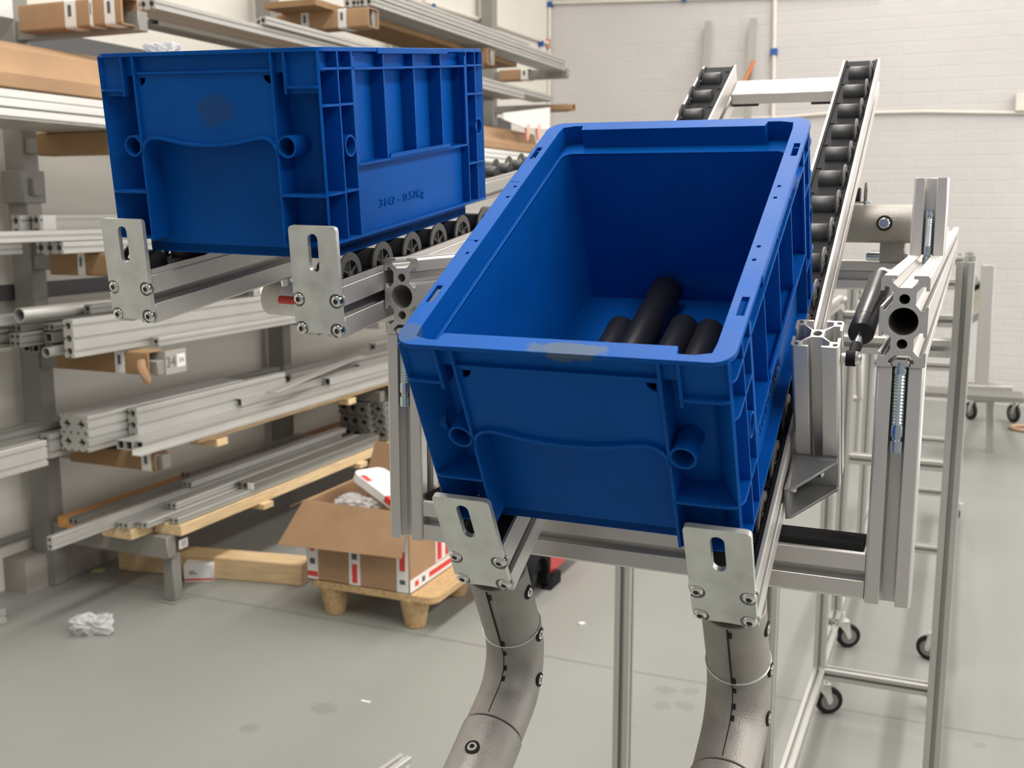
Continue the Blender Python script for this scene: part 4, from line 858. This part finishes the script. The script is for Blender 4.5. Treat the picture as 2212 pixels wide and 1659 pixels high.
MB().box(-.03, .13, -.24, -.13, .075, .115).build('bracket', M_black, rm, .003)
MB().prism([[(-.165, 0), (-.06, 0), (-.06, .045), (-.11, .055)]], .125, .165, XFACE).build('foot', M_black, rm, .003)
# ------------------------------------------------------------------ far things: chute cart, tube cart, hose
cc = thing('chute_cart', 'aluminium cart with a sloping cream panel and casters near the back wall at the right', 'cart', Mt(.15, 6.4, 0))
def q6(u, v, y=6.4): p_ = Y(u, v, y); return (p_.x-.15, y-6.4, p_.z)
def pbar(name, a, b, hw, m=M_alus):
    a, b = Vector(a), Vector(b); d = b-a
    return MB().box(-hw, hw, -hw, hw, 0, d.length).build(name, m, cc, .003, M=Mt(*a) @ d.to_track_quat('Z', 'Y').to_matrix().to_4x4())
pbar('mast', q6(2118, 868), q6(2134, 572), .035)
pbar('base_bar', q6(2065, 845), q6(2188, 849), .042); pbar('base_bar', q6(2075, 832, 6.7), q6(2166, 836, 6.7), .03)
MB().box(-.25, .24, -.11, .12, -.012, .012).build('table_top', M_alug, cc, M=Mt(*q6(2105, 852, 6.22)))
pbar('strut', q6(2072, 545), q6(2128, 640), .012); pbar('strut', q6(2072, 640), q6(2125, 612), .014, M_black)
a_, b_, c_, d_ = [Vector(q6(u, v, 6.5)) for u, v in ((2060, 648), (2122, 612), (2126, 668), (2066, 700))]
n_ = Vector((0, .008, 0))
MB().add([p+n_ for p in (a_, b_, c_, d_)]+[p-n_ for p in (a_, b_, c_, d_)], [(0, 1, 2, 3), (7, 6, 5, 4), (0, 4, 5, 1), (1, 5, 6, 2), (2, 6, 7, 3), (3, 7, 4, 0)]).build('chute_panel', mat('cream_panel', (.62, .59, .48), .5), cc)
pbar('panel_edge', q6(2064, 710, 6.45), q6(2128, 672, 6.45), .02)
for u, v0, v1 in ((2136, 978, 862), (2143, 978, 862), (2060, 870, 845)): pbar('leg', q6(u, v0), q6(u, v1), .012)
for x, y in ((.20, .95), (-.05, .95)): caster(cc, x, y, .6, d=.12)
pbar('caster_beam', (-.05, .95, .15), (.24, .95, .15), .02); pbar('side_beam', (.1, .0, .33), (.1, .95, .15), .02)
tc_ = thing('tube_cart', 'distant cart of bent silver tubes seen between the gas spring and the tilted crate', 'cart', Mt(-.75, 6.0, 0))
def q7(u, v, y=6.0): p_ = Y(u, v, y); return (p_.x+.75, y-6.0, p_.z)
for pts, r in (([(1790, 668), (1806, 652), (1818, 648), (1850, 650), (1858, 660), (1858, 860)], .022), ([(1806, 655), (1806, 860)], .020), ([(1832, 652), (1832, 860)], .018)):
    MB().sweep([q7(*p_) for p_ in pts], r, 14).build('tube', M_alus, tc_)
for v in (760, 860): MB().sweep([q7(1790, v), q7(1862, v)], .018, 12).build('cross_tube', M_alus, tc_)
for x in (1806, 1858): pz = q7(x, 860); MB().sweep([pz, (pz[0], pz[1], .0)], .018, 12).build('leg', M_alus, tc_)
p = Z(2222, 930, 0); tag(MB().sweep([(.10*math.cos(a*PI/14)*1.0, .085*math.sin(a*PI/14), .013) for a in range(0, 29)], .011, 10, cap=False).build('hose', M_brownhose, None, M=Mt(p.x, p.y, 0)), 'tan hose coil on the floor at the right edge', 'hose')
# ------------------------------------------------------------------ conduits and leaning bars on the walls
def onwall(u, v): return Y(u, v, WY-.018)
def conduit(label, pts, r=.016, fit=()):
    r_ = thing('conduit', label, 'conduit', Mt(*pts[0])); o_ = Vector(pts[0])
    MB().sweep([Vector(p_)-o_ for p_ in pts], r, 12).build('pipe', M_pipe, r_)
    for f_ in fit: MB().box(-r*1.5, r*1.5, -r*1.3, r*1.1, -r*1.4, r*1.4).build('clip', M_bluefit, r_, M=Mt(*(Vector(f_)-o_)))
    return r_
conduit('vertical conduit in the corner between the back and left wall', [onwall(1187, 8), onwall(1185, 240), onwall(1184, 440)], .014, [onwall(1188, 10)])
cpp = onwall(1184, 95); tag(MB().cyl((0, 0, -.035), (0, 0, .035), .022).build('copper_fitting', mat('copper', (.45, .2, .1), .4, .6), None, M=Mt(cpp.x, cpp.y-.012, cpp.z)), 'small copper coloured fitting on the corner conduit', 'fitting')
conduit('thin conduit running along the top of the back wall', [onwall(1189, 7), onwall(1540, -3), onwall(1900, -14)], .011, [onwall(1478, -1)])
conduit('vertical conduit with a blue clip on the back wall, left of the long steep track', [onwall(1674, -20), onwall(1672, 112), onwall(1668, 330)], .016, [onwall(1672, 112)])
conduit('long thin cable line across the brick wall at the right', [onwall(1560, 258), onwall(1700, 253), onwall(1790, 245), onwall(2000, 241), onwall(2120, 243), onwall(2230, 244)], .011)
pl_ = [Vector((WX+.016, y, z)) for y, z in ((5.9, 2.56), (6.9, 2.585), (7.95, 2.60))]
conduit('pipe with blue clips along the left wall above the high shelf', pl_, .014, [(WX+.016, 6.0, 2.545), (WX+.016, 7.8, 2.575)])
for u, v0, lab in ((1531, 46, 'left of two tall slim bars leaning on the back wall behind the steep tracks'), (1627, 40, 'right of two tall slim bars leaning on the back wall, with an orange lower end')):
    t0 = Y(u, v0, WY-.05); t1 = Vector((t0.x-.03, WY-.22, .0))
    r_ = thing('leaning_bar', lab, 'bar', Mt(*t1)); d = t0-t1; T = d.to_track_quat('Z', 'Y').to_matrix().to_4x4()
    MB().prism([rect(-.021, -.003, -.018, .018)], 0, d.length, T).prism([rect(.003, .021, -.018, .018)], 0, d.length, T).prism([rect(-.0035, .0035, -.012, .017)], 0, d.length, T).build('bar', M_alus, r_)
    if 'orange' in lab:
        e0 = Y(1629, 132, WY-.10)-t1; e1 = Y(1606, 180, WY-.14)-t1
        MB().cyl(e0, e1, .014, 12).build('orange_end', mat('orange_plastic', (.55, .17, .05), .5), r_)
p = onwall(2206, 222); tag(MB().box(-.035, .035, -.03, .017, -.055, .055).build('socket_box', M_pipe, None, .004, M=Mt(*p)), 'beige socket box on the back wall at the right edge', 'socket box')
p = X(10, 10, -2.954); tag(MB().box(0, .002, -.03, .03, -.04, .02).build('paper_sheet', M_paper, None, M=Mt(*p)), 'white paper sheet on the rack column at the upper left corner', 'paper')
lj = thing('lane_tube_joint', 'pale tube joint with a sticker, peeking out beside the middle stop plate', 'tube joint', TA @ Mt(.045, .20, -.2290))
MB().cyl((-.043, 0, 0), (.120, 0, 0), .0165, 32).build('tube', M_pipe, lj, .0008)
MB().cyl((-.020, -.004, .010), (-.020, -.004, .0215), .0055, 16).build('bolt', M_chrome, lj)
MB().pipe((-.022, 0, 0), (.0, 0, 0), .0168, .0160, 32).build('sticker', M_paper, lj); MB().pipe((-.0215, 0, .0003), (-.0005, 0, .0003), .0169, .0162, 32, M=Matrix.Diagonal((1, 1, .45, 1))).build('sticker_print', M_red, lj, M=Mt(0, -.0016, .002))
